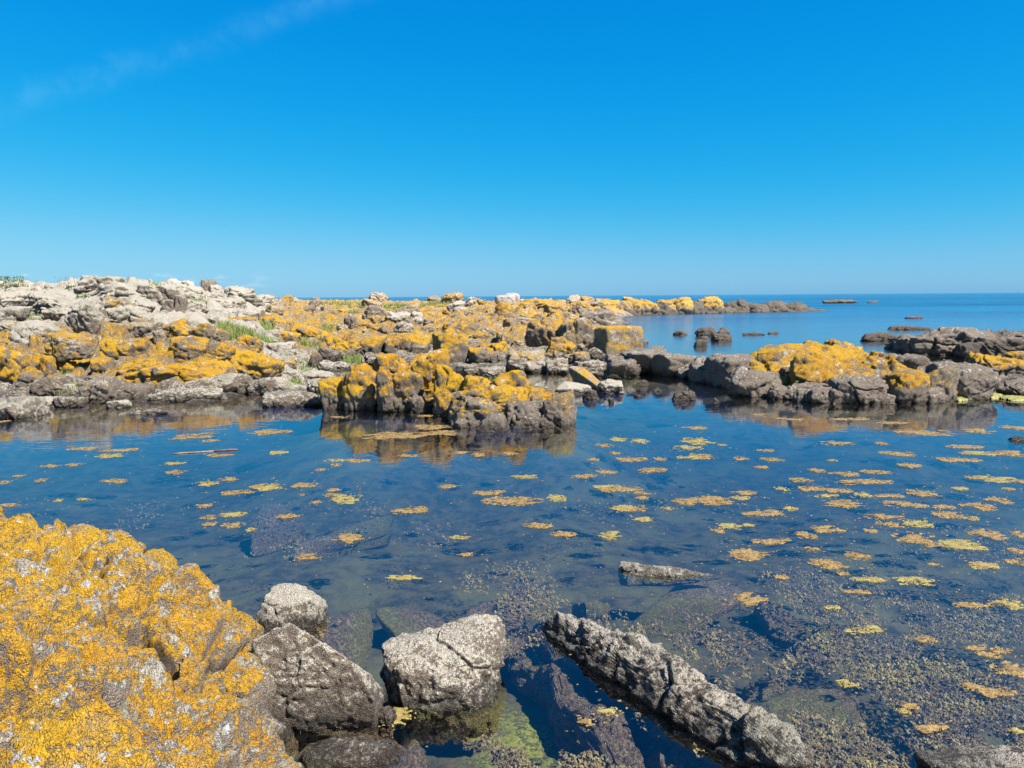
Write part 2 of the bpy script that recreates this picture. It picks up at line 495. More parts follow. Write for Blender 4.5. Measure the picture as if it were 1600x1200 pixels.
milky = t.mix(t.ramp(DEP, 0.1, 0.65), (0.020, 0.017, 0.006), milky)
wn5 = t.noise(t.add('ShaderNodeVectorMath', {0: P, 1: (0.10, 1.0, 1.0)}, operation='MULTIPLY').outputs[0], 0.014, 5.0, 0.8)
wn4 = t.math('MULTIPLY_ADD', wn4, 0.55, t.math('MULTIPLY', wn5, 0.45))
deep = t.mix(t.ramp(wn4, 0.42, 0.58), (0.000, 0.030, 0.090), (0.006, 0.145, 0.270))  # ripple light and dark painted as blue streaks; distant waves show no relief
bodyc = t.add('ShaderNodeVectorMath', {0: t.mix(open_, milky, deep), 3: 0.76}, operation='SCALE').outputs[0]
dif = t.add('ShaderNodeBsdfDiffuse', {'Color': bodyc})
tra = t.add('ShaderNodeBsdfTransparent', {'Color': (0.80, 0.85, 0.82, 1)})
body = t.add('ShaderNodeMixShader', {0: turb, 1: tra.outputs[0], 2: dif.outputs[0]})
hp = t.math('ADD', t.math('MULTIPLY', wn1, 0.6), t.math('MULTIPLY', wn2, 0.22))
calm = t.math('MULTIPLY', hp, 0.010)
sea = t.math('MULTIPLY', t.math('ADD', wn3, t.math('MULTIPLY', wn2, 0.35)), t.math('MULTIPLY', open_, 0.20))
sea = t.math('MULTIPLY', sea, t.ramp(far, 0.0, 1.0, 1.0, 3.0))
bmp = t.add('ShaderNodeBump', {'Height': t.math('ADD', calm, sea), 'Strength': 1.0, 'Distance': 1.0})
fr = t.add('ShaderNodeFresnel', {'IOR': 1.56, 'Normal': bmp.outputs[0]})
gl = t.add('ShaderNodeBsdfGlossy', {'Color': (1, 1, 1, 1), 'Roughness': t.ramp(Y, 21.0, 38.0, 0.0, 0.16), 'Normal': bmp.outputs[0]})
bk = t.add('ShaderNodeNewGeometry').outputs['Backfacing']
fk = t.math('MULTIPLY', fr.outputs[0], t.math('SUBTRACT', 1.0, bk))   # the film has no far side of its own: no total reflection from below
ws = t.add('ShaderNodeMixShader', {0: fk, 1: body.outputs[0], 2: gl.outputs[0]})
t.add('ShaderNodeOutputMaterial', {0: ws.outputs[0]})

# ------------------------------------------------------------------ the ground: one sheet, dry bedrock and sea bed
CP = [  # px, py, distance (m) -> on the ground there
    (100, 622, 18.3), (110, 590, 20.3), (110, 564, 22.2), (100, 530, 22), (100, 500, 26), (100, 478, 31), (100, 455, 38), (-150, 455, 38), (-150, 500, 26), (-150, 560, 20), (-150, 630, 17.5),
    (200, 632, 17.4), (200, 600, 18.6), (200, 560, 20.5), (200, 520, 24), (200, 480, 30), (190, 445, 37), (300, 628, 17.6), (300, 590, 19.3), (300, 550, 22), (300, 515, 26), (300, 485, 32), (300, 455, 40),
    (400, 612, 19.1), (400, 580, 21), (400, 535, 26.5), (400, 518, 30), (400, 500, 36), (400, 470, 47), (440, 475, 58), (350, 462, 42),
    (480, 612, 19.3), (490, 580, 24), (490, 545, 30), (490, 515, 36), (500, 495, 48), (500, 480, 68), (470, 472, 80), (560, 484, 75), (560, 474, 110), (640, 485, 70), (640, 475, 105),
    (590, 545, 29), (590, 520, 34), (600, 500, 46), (700, 590, 23), (700, 562, 27), (700, 530, 33), (700, 505, 42), (700, 485, 58), (700, 473, 85), (780, 473, 85), (790, 590, 22.8), (790, 560, 27), (790, 520, 36), (790, 495, 48),
    (870, 608, 20.8), (870, 580, 24), (870, 545, 30), (870, 500, 45), (850, 485, 60), (850, 470, 90), (930, 592, 22.4), (930, 560, 28), (930, 515, 46), (920, 490, 66), (940, 475, 88),
    
    (1000, 575, 25), (1000, 560, 29), (1050, 560, 28), (1050, 573, 25), (1110, 560, 27), (1150, 580, 22.5), (1220, 560, 24), (1300, 560, 21.5), (1400, 585, 19.5), (1480, 590, 19), (1540, 590, 19.5), (1620, 575, 22), (1620, 600, 19.5), (1750, 580, 20),
    (1440, 535, 33), (1500, 530, 33), (1600, 540, 32), (1750, 535, 33),
]
UW = [  # px, py, depth below the surface
    (-100, 680, -.3), (60, 665, -.15), (200, 652, -.12), (330, 642, -.12), (430, 628, -.12), (60, 720, -.7), (250, 700, -.7), (450, 690, -.8), (600, 730, -.8), (800, 740, -.8), (950, 680, -.7), (1050, 650, -.6), (960, 612, -.2), (1000, 602, -.15),
    (1080, 600, -.25), (1130, 625, -.25), (1250, 640, -.2), (1400, 642, -.2), (1520, 630, -.1), (1620, 640, -.2), (1250, 700, -.7), (1550, 690, -.7), (700, 648, -.1), (560, 648, -.1), (850, 668, -.1), (700, 700, -.22), (560, 690, -.2), (850, 705, -.22), (1300, 668, -.3), (1450, 662, -.3), (1200, 655, -.25), (985, 500, -.2), (990, 494, -.2), (970, 520, -.05), (200, 668, -.25), (300, 655, -.2),
    (100, 800, -.9), (400, 780, -.8), (700, 800, -.8), (1000, 780, -.8), (1300, 780, -.8), (1600, 780, -.8), (350, 900, -.7), (600, 900, -.6), (900, 880, -.65), (1200, 880, -.7), (1600, 880, -.7),
    (600, 1000, -.5), (830, 1000, -.5), (1150, 980, -.45), (1400, 1020, -.6), (800, 1150, -.40), (700, 1200, -.4), (1000, 1180, -.5), (1350, 1180, -.5), (1700, 1100, -.6), (1700, 900, -.8), (830, 1350, -.4), (1500, 1500, -.5), (300, 1500, -.4),
    (1020, 520, -.5), (1100, 545, -.4), (1000, 500, -.7), (1200, 500, -1.2), (1250, 530, -.6), (1330, 515, -.6), (1400, 500, -1.5), (1500, 500, -1.0), (1600, 510, -.8), (1340, 545, -.4), (1500, 562, -.15), (1420, 560, -.3),
    (1100, 498, -1), (1300, 492, -1.5), (1000, 494, -.5), (1000, 490, -.2), (1080, 489, -.3), (1150, 487.5, -.4), (1220, 486, -.6), (1290, 485, -1), (1000, 482, -.4), (1100, 481, -.6), (1200, 480, -1),
]
pts, zz = [], []
for px, py, d in CP:
    q = at_d(px, py, d); pts.append((q[0] / q[1], math.log(q[1]))); zz.append(q[2] - 0.10)
for px, py, z in UW:
    q = at_z(px, py, z); pts.append((q[0] / q[1], math.log(q[1]))); zz.append(z)
for u_ in (-1.0, -0.6, -0.2, 0.2, 0.6, 1.0):
    for d_, z_ in ((150, -2.5), (400, -5), (3.0, -0.5), (1.2, -0.5)):
        if d_ == 150 and u_ < -0.7: z_ = 0.5
        pts.append((u_, math.log(d_))); zz.append(z_)
pts = np.array(pts); zz = np.array(zz)


def _k(r2):
    return np.where(r2 > 1e-12, 0.5 * r2 * np.log(r2 + 1e-12), 0.0)


SCL = np.array([2.2, 1.5])
_p = pts * SCL
_A = _k(((_p[:, None, :] - _p[None]) ** 2).sum(2)) + np.eye(len(_p)) * 0.004
_Pm = np.column_stack([np.ones(len(_p)), _p])
_S = np.block([[_A, _Pm], [_Pm.T, np.zeros((3, 3))]])
_sol = np.linalg.solve(_S, np.concatenate([zz, np.zeros(3)]))
_w, _a = _sol[:-3], _sol[-3:]


def base_z(x, y):
    x = np.atleast_1d(np.asarray(x, float)); y = np.atleast_1d(np.asarray(y, float))
    q = np.column_stack([x / y, np.log(y)]) * SCL
    out = np.empty(len(q))
    for i in range(0, len(q), 20000):
        qq = q[i:i + 20000]
        out[i:i + 20000] = _k(((qq[:, None, :] - _p[None]) ** 2).sum(2)) @ _w + _a[0] + qq @ _a[1:]
    return out


_gu = np.linspace(-1.3, 1.3, 420); _gv = np.linspace(math.log(6), math.log(200), 420)
_GU, _GV = np.meshgrid(_gu, _gv)
_GY = np.exp(_GV)
_GZ = base_z((_GU * _GY).ravel(), _GY.ravel()).reshape(_GU.shape)


def quick_z(x, y):
    a = np.clip((x / y - _gu[0]) / (_gu[1] - _gu[0]), 0, 418.99); b = np.clip((np.log(y) - _gv[0]) / (_gv[1] - _gv[0]), 0, 418.99)
    i = a.astype(int); j = b.astype(int); fa = a - i; fb = b - j
    return (_GZ[j, i] * (1 - fa) + _GZ[j, i + 1] * fa) * (1 - fb) + (_GZ[j + 1, i] * (1 - fa) + _GZ[j + 1, i + 1] * fa) * fb


def ray_ground(px, py, dmin=8.0):
    v = pdir(px, py)
    ds = np.exp(np.linspace(math.log(dmin), math.log(180), 400))
    q = CAMP + v * (ds / v[1])[:, None]
    z = np.maximum(quick_z(q[:, 0], q[:, 1]), 0.0)
    hit = np.nonzero(q[:, 2] <= z)[0]
    if len(hit) == 0:
        return None
    return q[hit[0]]


# zone attributes by photograph-independent ground position (u = bearing, d = distance)
def zone(x, y):
    """lichen, pale and tide values for a place on the ground"""
    px = 800 + F * x / y
    lic = np.full_like(px, 0.74); pal = np.full_like(px, 0.35); tid = np.full_like(px, 0.40)
    hill = sstep(-px, -470, -380) * sstep(y, 23.5, 28)
    lic = lic * (1 - hill) + 0.12 * hill
    pal = pal * (1 - hill) + 0.98 * hill
    bay = sstep(-px, -560, -520) * sstep(px, 395, 430) * sstep(-y, -30, -24)
    lic = lic * (1 - bay) + 0.15 * bay; pal = pal * (1 - bay) + 0.7 * bay; tid = tid * (1 - bay) + 0.05 * bay
    rt = sstep(px, 960, 1010) * sstep(-y, -50, -40)
    lic = lic * (1 - rt) + 0.30 * rt; pal = pal * (1 - rt) + 0.30 * rt; tid = tid * (1 - rt) + 0.50 * rt
    hd = sstep(px, 1120, 1200) * sstep(y, 70, 80)
    lic = lic * (1 - hd) + 0.15 * hd
    fr = sstep(px, 1300, 1340) * sstep(y, 26, 28) * sstep(-y, -60, -50)
    lic = lic * (1 - fr); tid = tid * (1 - fr) + 0.75 * fr; pal = pal * (1 - fr) + 0.25 * fr
    return lic, pal, tid


def ground_sheet():
    nu, nv = 500, 560
    us = np.concatenate([[-5.0, -2.5, -1.6, -1.25], np.linspace(-1.05, 1.05, nu - 8), [1.25, 1.6, 2.5, 5.0]])
    vs = np.concatenate([np.linspace(math.log(0.9), math.log(15), 170, endpoint=False), np.linspace(math.log(15), math.log(130), 370, endpoint=False), np.linspace(math.log(130), math.log(700), 20)])
    U, V = np.meshgrid(us, vs)
    Y = np.exp(V); X = U * Y
    x, y = X.ravel(), Y.ravel()
    z = base_z(np.clip(x / y, -1.1, 1.1) * y, y)
    q = np.column_stack([x, y, np.zeros_like(x)])
    land = sstep(z, -0.35, 0.25)
    sc = np.clip(y / 22, 0.6, 3.0)
    warp = 0.35 * vnoise(q * 1.1, 3)
    qq = q.copy(); qq[:, 0] += warp; qq[:, 1] += 0.35 * vnoise(q * 1.1 + 9, 4)
    qq[:, 2] = z * 1.2
    fh, e = facets(qq * 0.75, 21)
    dz = land * (0.40 * fh * sstep(e, 0, 0.07) - 0.14 * np.exp(-(e / 0.05) ** 2))
    fh, e = facets(qq * 2.1, 31)
    dz += (0.25 + 0.75 * land) * (0.20 * fh * sstep(e, 0, 0.10) - 0.06 * np.exp(-(e / 0.08) ** 2))
    dz += 0.10 * fbm(q * 1.6, 5, 77, ridged=True) * (0.5 + 0.5 * land)
    dz += 0.03 * fbm(q * 9, 3, 55)
    dz *= np.clip(0.35 + z * 1.2, 0.35, 1.0)
    keep_low = z < -0.02
    z2 = z + dz
    z2 = np.where(z < -0.12, np.minimum(z2, -0.06), z2)
    v = np.column_stack([x, y, z2])
    i = np.arange((nv) * nu).reshape(nv, nu)
    fcs = np.stack([i[:-1, :-1], i[:-1, 1:], i[1:, 1:], i[1:, :-1]], -1).reshape(-1, 4)
    me = mesh_np('shore_ground', v, fcs, GROUND)
    me.materials.append(SEABED)
    zc = z2[fcs].mean(1)
    me.polygons.foreach_set('material_index', (zc < -0.10).astype(np.int32))
    lic, pal, tid = zone(x, y)
    for k, a in (('lichen', lic), ('pale', pal), ('tide', tid)):
        at_ = me.attributes.new(k, 'FLOAT', 'POINT'); at_.data.foreach_set('value', a.astype(np.float32))
    o = link('ground', me, kind='structure')
    return o


ground_sheet()

def water_sheet():
    us = np.concatenate([[-40, -6, -2], np.linspace(-1.1, 1.1, 130), [2, 6, 40]])
    vs = np.concatenate([[-2.5, -.5], np.linspace(math.log(1.5), math.log(150), 170), np.log([400, 1500, 6000, 20000, 45000])])
    U, V = np.meshgrid(us, vs)
    Y = np.exp(V); X = U * np.maximum(Y, 2.0)
    x, y = X.ravel(), Y.ravel()
    dep = np.full(len(x), 5.0)
    inn = (np.abs(U.ravel()) < 1.2) & (y > 1) & (y < 160)
    dep[inn] = -base_z(x[inn], y[inn])
    y = np.where(y < .5, y - 20, y)
    i = np.arange(len(x)).reshape(U.shape)
    f = np.stack([i[:-1, :-1], i[:-1, 1:], i[1:, 1:], i[1:, :-1]], -1).reshape(-1, 4)
    me = mesh_np('water', np.column_stack([x, y, np.zeros(len(x))]), f, WATER)
    at_ = me.attributes.new('water_depth', 'FLOAT', 'POINT'); at_.data.foreach_set('value', dep.astype(np.float32))
    link('water', me, kind='structure')


water_sheet()

# ------------------------------------------------------------------ rocks
def rot_y(v, a):
    c_, s_ = math.cos(a), math.sin(a)
    return np.stack([v[:, 0] * c_ + v[:, 2] * s_, v[:, 1], -v[:, 0] * s_ + v[:, 2] * c_], 1)


def level_for(wpx):
    return 6 if wpx >= 92 else (5 if wpx >= 28 else 4)


def rock_at(x0, x1, yt, yb, th=0.8, lich=0.8, pale=0.35, tide=0.4, seed=1, z=None, d=None, ry=0.0, parent=None,
            name='boulder', mat=None, lvl=None, sink=None, **kw):
    """a rock that stands on the ground (or in the water) where its foot is seen, sized in metres from its distance"""
    cx = (x0 + x1) / 2
    if d is not None:
        q = at_d(cx, yb, d)
    elif z is not None:
        q = at_z(cx, yb, z)
    else:
        q = ray_ground(cx, yb)
        if q is None:
            q = at_d(cx, yb, 60)
    dist, zb = q[1], q[2]
    W = (x1 - x0) / F * dist
    T = W * th
    W = (x1 - x0) / F * (dist + T * 0.45)
    ztop = at_d(cx, yt, dist + T * 0.42)[2]
    h = max(ztop - zb, 0.04)
    sk = sink if sink is not None else 0.28 * h + 0.05
    H = h + sk
    cen = np.array([CAMP[0] + (cx - 800) / F * (dist + T * 0.5), dist + T * 0.5, ztop - H / 2])
    v, f = rock_shape((W, T, H), seed, lvl or level_for(x1 - x0), **kw)
    if ry:
        v = rot_y(v, rad(ry))
    ext = (v.max(0) - v.min(0)); c_ = (v.max(0) + v.min(0)) / 2
    v = (v - c_) / ext * np.array([W, T, H]) * 1.02
    me = mesh_np(name, v, f, mat or ROCK)
    o = link(name, me, parent, lichen=float(lich) + (.06 if lich > .3 else 0), pale=float(pale), tide=float(tide) - (.17 if tide > .3 else 0) - (.20 if (parent is not None and .3 < tide < .7) else 0))
    o.location = cen
    return o, cen


# --- hand placed boulders: x0, x1, top, foot, depth ratio, lichen, pale, tide, options, label
Y_, G_, W_ = 0.95, 0.0, 0.0
T0 = -3.0        # no black band (above the reach of the sea)
KEY = [
 # far left, pale hill
 (-40, 60, 448, 486, .8, .05, 1.0, T0, dict(layers=1), 'cream bedrock block at the left edge of the pale hill'),
 (45, 140, 452, 497, .8, .08, 1.0, T0, dict(layers=1), 'broad cream rock below the skyline left of the layered summit'),
 (-30, 50, 478, 512, .8, .05, 1.0, T0, {}, 'cream rock just above the round white boulder near the left edge'),
 (80, 136, 480, 503, .8, .25, .9, T0, {}, 'low cream rock left of the grey green leaning slab'),
 (116, 154, 447, 468, .8, .0, 1.0, T0, {}, 'whitish block at the left foot of the layered summit'),
 (136, 204, 430, 466, .9, .05, .92, T0, dict(layers=1.6, box=.9), 'highest layered cream rock stack on the left skyline'),
 (160, 238, 441, 478, .9, .1, .95, T0, dict(layers=1.5, box=.9), 'layered cream rock right beside the highest stack'),
 (222, 262, 444, 480, .8, .02, .85, T0, dict(layers=.8), 'cracked buff rock under the left skyline with a green gully'),
 (267, 293, 435, 449, .9, .0, 1.0, T0, dict(box=0), 'round pale boulder on top of the left hill'),
 (291, 310, 438, 448, .9, .0, 1.0, T0, dict(box=0), 'small pale stone right of the round boulder on the skyline'),
 (319, 342, 437, 458, .9, .1, .35, T0, dict(box=.3), 'dark upright boulder standing on the left hill skyline'),
 (284, 326, 446, 461, .8, .0, 1.0, T0, dict(box=1.), 'flat pale slab left of the dark upright skyline boulder'),
 (320, 357, 455, 469, .8, .0, .75, T0, {}, 'greenish grey slab below the dark upright boulder'),
 (246, 284, 446, 472, .8, .0, .8, T0, dict(box=.9), 'buff block under the round pale skyline boulder'),
 (276, 297, 460, 491, .8, .0, .55, T0, dict(box=1.), 'upright brown column of rock in the middle of the pale hill'),
 (258, 282, 468, 488, .8, .05, .7, T0, dict(box=1.), 'squarish buff block left of the brown rock column'),
 (348, 402, 446, 474, .8, .02, .95, T0, dict(layers=.9), 'cream bedrock step right of the dark upright boulder'),
 (318, 372, 466, 487, .8, .0, .95, T0, dict(layers=.7), 'cream ledge above the long grey ledge on the hill'),
 (362, 428, 458, 480, .8, .02, .95, T0, dict(layers=1), 'cream rock shoulder where the hill slopes down to the sea'),
 (334, 412, 480, 499, .5, .15, .85, T0, dict(box=1.), 'long grey ledge above the orange ledge and grass'),
 (340, 402, 494, 513, .5, .9, .3, T0, dict(box=.9), 'long orange ledge directly behind the green grass'),
 (398, 450, 490, 512, .6, .85, .4, T0, {}, 'orange lichened ledge right of the grass behind the slanted block'),
 (108, 176, 462, 521, .8, .12, .85, T0, dict(ry=-18, planes=9), 'large grey green leaning slab left of the hill centre'),
 (160, 209, 461, 499, .7, .55, .75, T0, dict(ry=20), 'slab with yellow patches leaning behind the grey green slab'),
 (181, 245, 476, 516, .8, .05, .9, T0, dict(box=.1), 'rounded grey green boulder with a dark hollow under it'),
 (26, 94, 500, 548, .8, .18, 1.0, T0, dict(box=.1), 'round whitish boulder with a few orange spots near the left edge'),
 # yellow slope
 (72, 150, 517, 567, .7, .72, .75, T0, dict(box=.3, d=20.6, sink=.0), 'grey topped orange boulder over the black hollow'),
 (58, 84, 556, 604, .8, .9, .3, .3, dict(d=20.2), 'yellow rock holding up the left side of the grey topped boulder'),
 (140, 186, 556, 606, .8, .92, .3, .3, dict(d=20.2, ry=-20), 'slanting yellow rock on the right side of the black hollow'),
 (128, 162, 524, 554, .8, .95, .3, T0, dict(box=.1), 'small round orange stone right of the grey topped boulder'),
 (-14, 40, 540, 598, .7, .98, .2, .1, {}, 'yellow rock mass at the left edge above the log'),
 (34, 76, 552, 582, .8, .92, .3, .1, {}, 'yellow stone between the left yellow mass and the black hollow'),
 (242, 263, 515, 542, .9, .45, .8, T0, dict(box=.1), 'white spotted upright stone in the middle of the orange slope'),
 (248, 305, 498, 533, .8, .85, .5, T0, dict(ry=-25, box=.9), 'orange slab split by a slanting crack below the pale hill'),
 (298, 354, 505, 540, .8, .6, .3, T0, dict(ry=15), 'brown backed rock leaning down to the grass'),
 (262, 326, 525, 568, .7, .86, .4, T0, dict(box=.9, tilt=.1), 'flat faced yellow boulder with a dark underside'),
 (312, 369, 534, 569, .7, .95, .3, T0, dict(box=.7), 'bright yellow block right of the flat faced boulder'),
 (366, 410, 523, 556, .7, .95, .2, T0, dict(ry=25), 'orange wedge standing in front of the green grass'),
 (364, 442, 546, 602, .7, .97, .25, .38, dict(ry=16), 'tall yellow hump with dark cracks right of the long yellow slab'),
 (205, 366, 562, 607, .45, 1.05, .1, .05, dict(ry=-9, crack=.6, tilt=.1), 'long bright yellow slab sloping down to the left above the shore'),
 (178, 252, 560, 598, .6, 1.0, .2, .05, dict(ry=-22), 'slanting yellow slab left of the long bright one'),
 (168, 232, 528, 566, .7, .88, .4, T0, dict(ry=-12), 'orange rock shelf above the slanting yellow slab'),
 (196, 252, 503, 532, .7, .5, .8, T0, {}, 'grey and orange rock under the rounded grey green boulder'),
 (285, 372, 584, 617, .5, .35, .7, .16, dict(ry=-8, crack=.5), 'whitish slab with a yellow upper edge under the long yellow slab'),
 (236, 345, 606, 630, .5, .0, .55, .18, dict(ry=-5, crack=.6), 'flat grey slab at the waterline below the whitish slab'),
 (356, 394, 584, 614, .8, .1, .4, .4, dict(box=.1), 'rough grey round rock at the foot of the yellow hump'),
 (165, 232, 598, 628, .7, .25, .3, .3, {}, 'low grey brown rock left of the flat waterline slab'),
 (195, 262, 637, 648, .6, .0, .5, -.1, dict(sink=.15, box=.8, z=0), 'thin flat rock barely above the water'),
 (-30, 55, 621, 656, .8, .0, .7, .12, dict(z=0, sink=.3, box=.2), 'big grey boulder in the water at the left edge'),
 (36, 92, 619, 638, .7, .0, .75, .0, dict(z=0, sink=.2), 'flat pale streaked rock right of the big left edge boulder'),
 (80, 127, 619, 638, .7, .0, .35, .3, dict(z=0, sink=.2, box=.9), 'dark grey rock in the shallows below the cone shaped boulder'),
 (16, 66, 579, 613, .7, .42, .3, .25, {}, 'brown grey boulder with a yellow crest behind the log'),
 (52, 94, 588, 620, .8, .35, .3, .2, dict(ry=-20), 'cone shaped brown boulder right of the log'),
 (90, 114, 584, 604, .8, .1, .6, .1, {}, 'small buff stone beside the green trickle of grass'),
 (93, 112, 599, 613, .8, .0, 1., T0, {}, 'small white stone under the buff stone near the trickle'),
 (120, 186, 588, 632, .8, .32, .4, .35, dict(ry=-15), 'large rough grey boulder at the shore with a little yellow on top'),
 (159, 199, 625, 638, .5, .0, .9, -.2, dict(z=0, sink=.15), 'small pale wedge stone lying at the waterline on the left'),
 # bay between hump and island
 (384, 432, 589, 619, .8, .12, .5, .25, dict(box=.1), 'rounded grey boulder at the edge of the small bay'),
 (424, 452, 597, 621, .8, .05, .5, .2, {}, 'knobbly grey stone left of the long grey shelf'),
 (408, 505, 610, 638, .7, .0, .45, .15, dict(ry=-4, crack=.5, sink=.2), 'long smooth grey shelf touching the still water'),
 (476, 516, 592, 614, .7, .05, .95, T0, {}, 'pale block left of the yellow rock island'),
 (440, 474, 577, 598, .7, .0, 1.05, T0, {}, 'white grey saddle shaped rock beside the tufts of grass'),
 (462, 526, 577, 596, .6, .3, .85, T0, dict(crack=1.3), 'cream slab with a dark slot left of the island'),
 (494, 524, 565, 581, .7, .0, 1.0, T0, dict(box=.8), 'pale grey stone behind the slotted cream slab'),
 (480, 504, 548, 577, .6, .75, .2, .7, dict(ry=35), 'pointed yellow wedge tilted up among grey stones'),
 (494, 530, 541, 564, .7, .7, .4, .75, dict(ry=22), 'yellow topped grey block right of the pointed wedge'),
 (508, 564, 526, 562, .7, .85, .3, .65, dict(layers=.8), 'layered yellow rock behind the pale stones'),
 (452, 514, 506, 535, .7, 1.0, .2, T0, dict(ry=24, box=1., tilt=.1, crack=.5), 'large yellow slanted block with a dark left face'),
 (420, 470, 515, 540, .6, 1.0, .2, T0, dict(ry=18, box=.9, crack=.5), 'flat yellow rock tilted left of the large slanted block'),
 (426, 462, 534, 547, .6, .0, 1.05, T0, dict(box=.3, crack=.5), 'pale flat stone under the tilted yellow rock'),
 (396, 416, 532, 544, .7, .0, .95, T0, dict(box=.3), 'pale grey stone just left of the pale flat stone'),
 (430, 488, 545, 558, .5, .0, .6, T0, dict(box=1.), 'long low grey slab below the pale flat stone'),
 (426, 462, 560, 578, .7, .6, .6, T0, {}, 'cream and orange rock above the grass tufts'),
 (538, 566, 490, 512, .7, .0, .35, T0, dict(ry=-30), 'dark grey pointed rock in the middle of the stony field'),
 (566, 604, 477, 504, .8, .3, .5, T0, {}, 'tall pinkish brown knob behind the dark pointed rock'),
 (600, 650, 486, 506, .8, .2, .75, T0, {}, 'greyish rock right of the pinkish brown knob'),
 (616, 648, 502, 522, .8, .1, .95, T0, {}, 'whitish cluster rock in front of the greyish rock'),
 (638, 664, 486, 508, .8, .1, 1.0, T0, {}, 'pinkish white rock left of the orange slope'),
 (484, 505, 464, 487, .8, .5, .6, T0, dict(ry=20), 'leaning orange and grey boulder at the end of the pale hill'),
 (445, 462, 460, 474, .8, .8, .4, T0, {}, 'orange knob on the skyline where the sea begins'),
 (525, 542, 482, 491, .8, 1., .2, T0, dict(box=0), 'small yellow dome in the far grass'),
 (600, 676, 518, 556, .8, .84, .4, .75, {}, 'broad yellow brown rock mass behind the island'),
 (548, 606, 524, 556, .8, .85, .3, .7, {}, 'cracked yellow rock left of the broad yellow brown mass'),
 # middle
 (675, 732, 519, 573, .9, .92, .25, .5, dict(box=1.1, tilt=.05, planes=4, p=30, crack=.55, yaw=.45), 'big square yellow block with a dark left face'),
 (729, 772, 543, 572, .9, .88, .3, .5, dict(box=.9, yaw=.5, p=22), 'cube shaped yellow rock right of the big square block'),
 (759, 801, 533, 562, .9, .88, .4, .5, dict(box=.9, yaw=.5, p=22), 'angular yellow rock with a pale tip behind the cube shaped rock'),
 (690, 733, 501, 526, .9, .85, .3, T0, dict(box=.8, yaw=.5), 'yellow boulder with a dark left side above the big square block'),
 (716, 748, 496, 517, .8, .75, .4, T0, {}, 'yellow brown stone on the middle slope'),
 (698, 728, 469, 491, .8, .0, .8, T0, dict(ry=-15, box=.9), 'smooth pale grey boulder near the middle skyline'),
 (706, 732, 479, 493, .8, .35, .8, T0, {}, 'cream stone in front of the smooth pale grey boulder'),
 (727, 746, 468, 482, .8, .0, .9, T0, dict(ry=20), 'pale pyramid stone below the perched gull'),
 (774, 801, 472, 496, .8, .85, .3, T0, {}, 'orange brown rock below the white block'),
 (800, 860, 466, 486, .8, .85, .5, T0, dict(layers=.8, ry=-15), 'ribbed yellow ridge right of the white block'),
 (850, 893, 471, 494, .8, .8, .5, T0, {}, 'lower end of the ribbed yellow ridge'),
 (820, 885, 487, 544, .9, .72, .45, .5, dict(box=.1, crack=1.3), 'rounded yellow grey outcrop pitted with dark hollows'),
 (868, 934, 496, 550, .9, .55, .6, .6, dict(box=.1, crack=1.2), 'right half of the rounded outcrop beside the square boulder'),
 (929, 1004, 509, 564, .50, .84, 1.0, T0, dict(box=1.1, tilt=.04, planes=2, p=16, crack=.18, rough=.7, yaw=.30, wedge=[(.65, -.1, -.75, .78)]), 'square orange patched boulder perched above the inlet'),
 (914, 946, 543, 565, .7, .12, .6, .9, dict(ry=30, box=1.), 'dark faced wedge leaning against the perched square boulder'),
 (846, 901, 526, 562, .7, .82, .6, .4, dict(ry=12, planes=8), 'triangular yellow rock with whitish edges'),
 (881, 923, 549, 571, .7, .85, .5, .5, dict(box=.1), 'round yellow cap rock in front of the triangular rock'),
 (788, 856, 547, 583, .7, .55, .8, .45, dict(ry=12), 'yellow topped whitish slab behind the right end of the island'),
 (853, 890, 560, 585, .7, .4, .7, .4, dict(box=.1), 'grey rounded rock with yellow tinge left of the long tapering slab'),
 (896, 950, 562, 592, .7, .2, .55, .5, dict(layers=1), 'cracked grey rock between the tapering slab and the inlet'),
 (932, 978, 593, 616, .7, .0, .9, .20, dict(z=0, sink=.2), 'white topped black rock at the tip of the stony shore'),
 (868, 926, 597, 616, .5, .0, .95, .05, dict(z=0, sink=.2, box=.4, crack=.3), 'long pale smooth slab beside the right end of the island'),
 (911, 941, 609, 625, .8, .0, .1, .6, dict(z=0, sink=.2, box=0), 'dark round wet rock in front of the tapering slab'),
 (712, 750, 568, 590, .8, .05, .5, .35, {}, 'grey cracked stone in the hollow behind the island'),
 (748, 790, 572, 592, .8, .05, .5, .35, {}, 'low grey stone right of the hollow behind the island'),
 (905, 960, 482, 512, .8, .3, .4, .5, dict(crack=1.3), 'jumbled dark rock above the inlet'),
 (880, 925, 470, 492, .8, .75, .4, T0, {}, 'yellow knob behind the jumbled dark rock'),
 # small rocks in the channel
 (989, 1017, 593, 604, .6, .0, .1, .5, dict(z=0, sink=.2), 'flat dark rock nearest the inlet mouth'),
 (1000, 1013, 607, 612, .7, .0, .1, .5, dict(z=0, sink=.2), 'tiny dark rock left of another tiny one in the channel'),
 (1020, 1038, 606, 612, .6, .0, .1, .5, dict(z=0, sink=.2), 'small low brown rock in the channel'),
 (991, 1005, 616, 621, .7, .0, .1, .5, dict(z=0, sink=.2), 'tiny flat dark rock below the two channel rocks'),
 (952, 961, 622, 630, .8, .0, .1, .6, dict(z=0, sink=.2), 'tiny pointed dark rock off the shore tip'),
 (1051, 1089, 610, 627, .6, .0, .05, .7, dict(z=0, sink=.2, crack=1.3), 'craggy black rock standing alone in the channel'),
 (1118, 1127, 622, 627, .7, .0, .05, .7, dict(z=0, sink=.2), 'tiny black rock right of the craggy lone one'),
 (1590, 1620, 682, 690, .7, .0, .05, .7, dict(z=0, sink=.2), 'small black rock cut by the right edge of the picture'),
 # rocks in the far bay
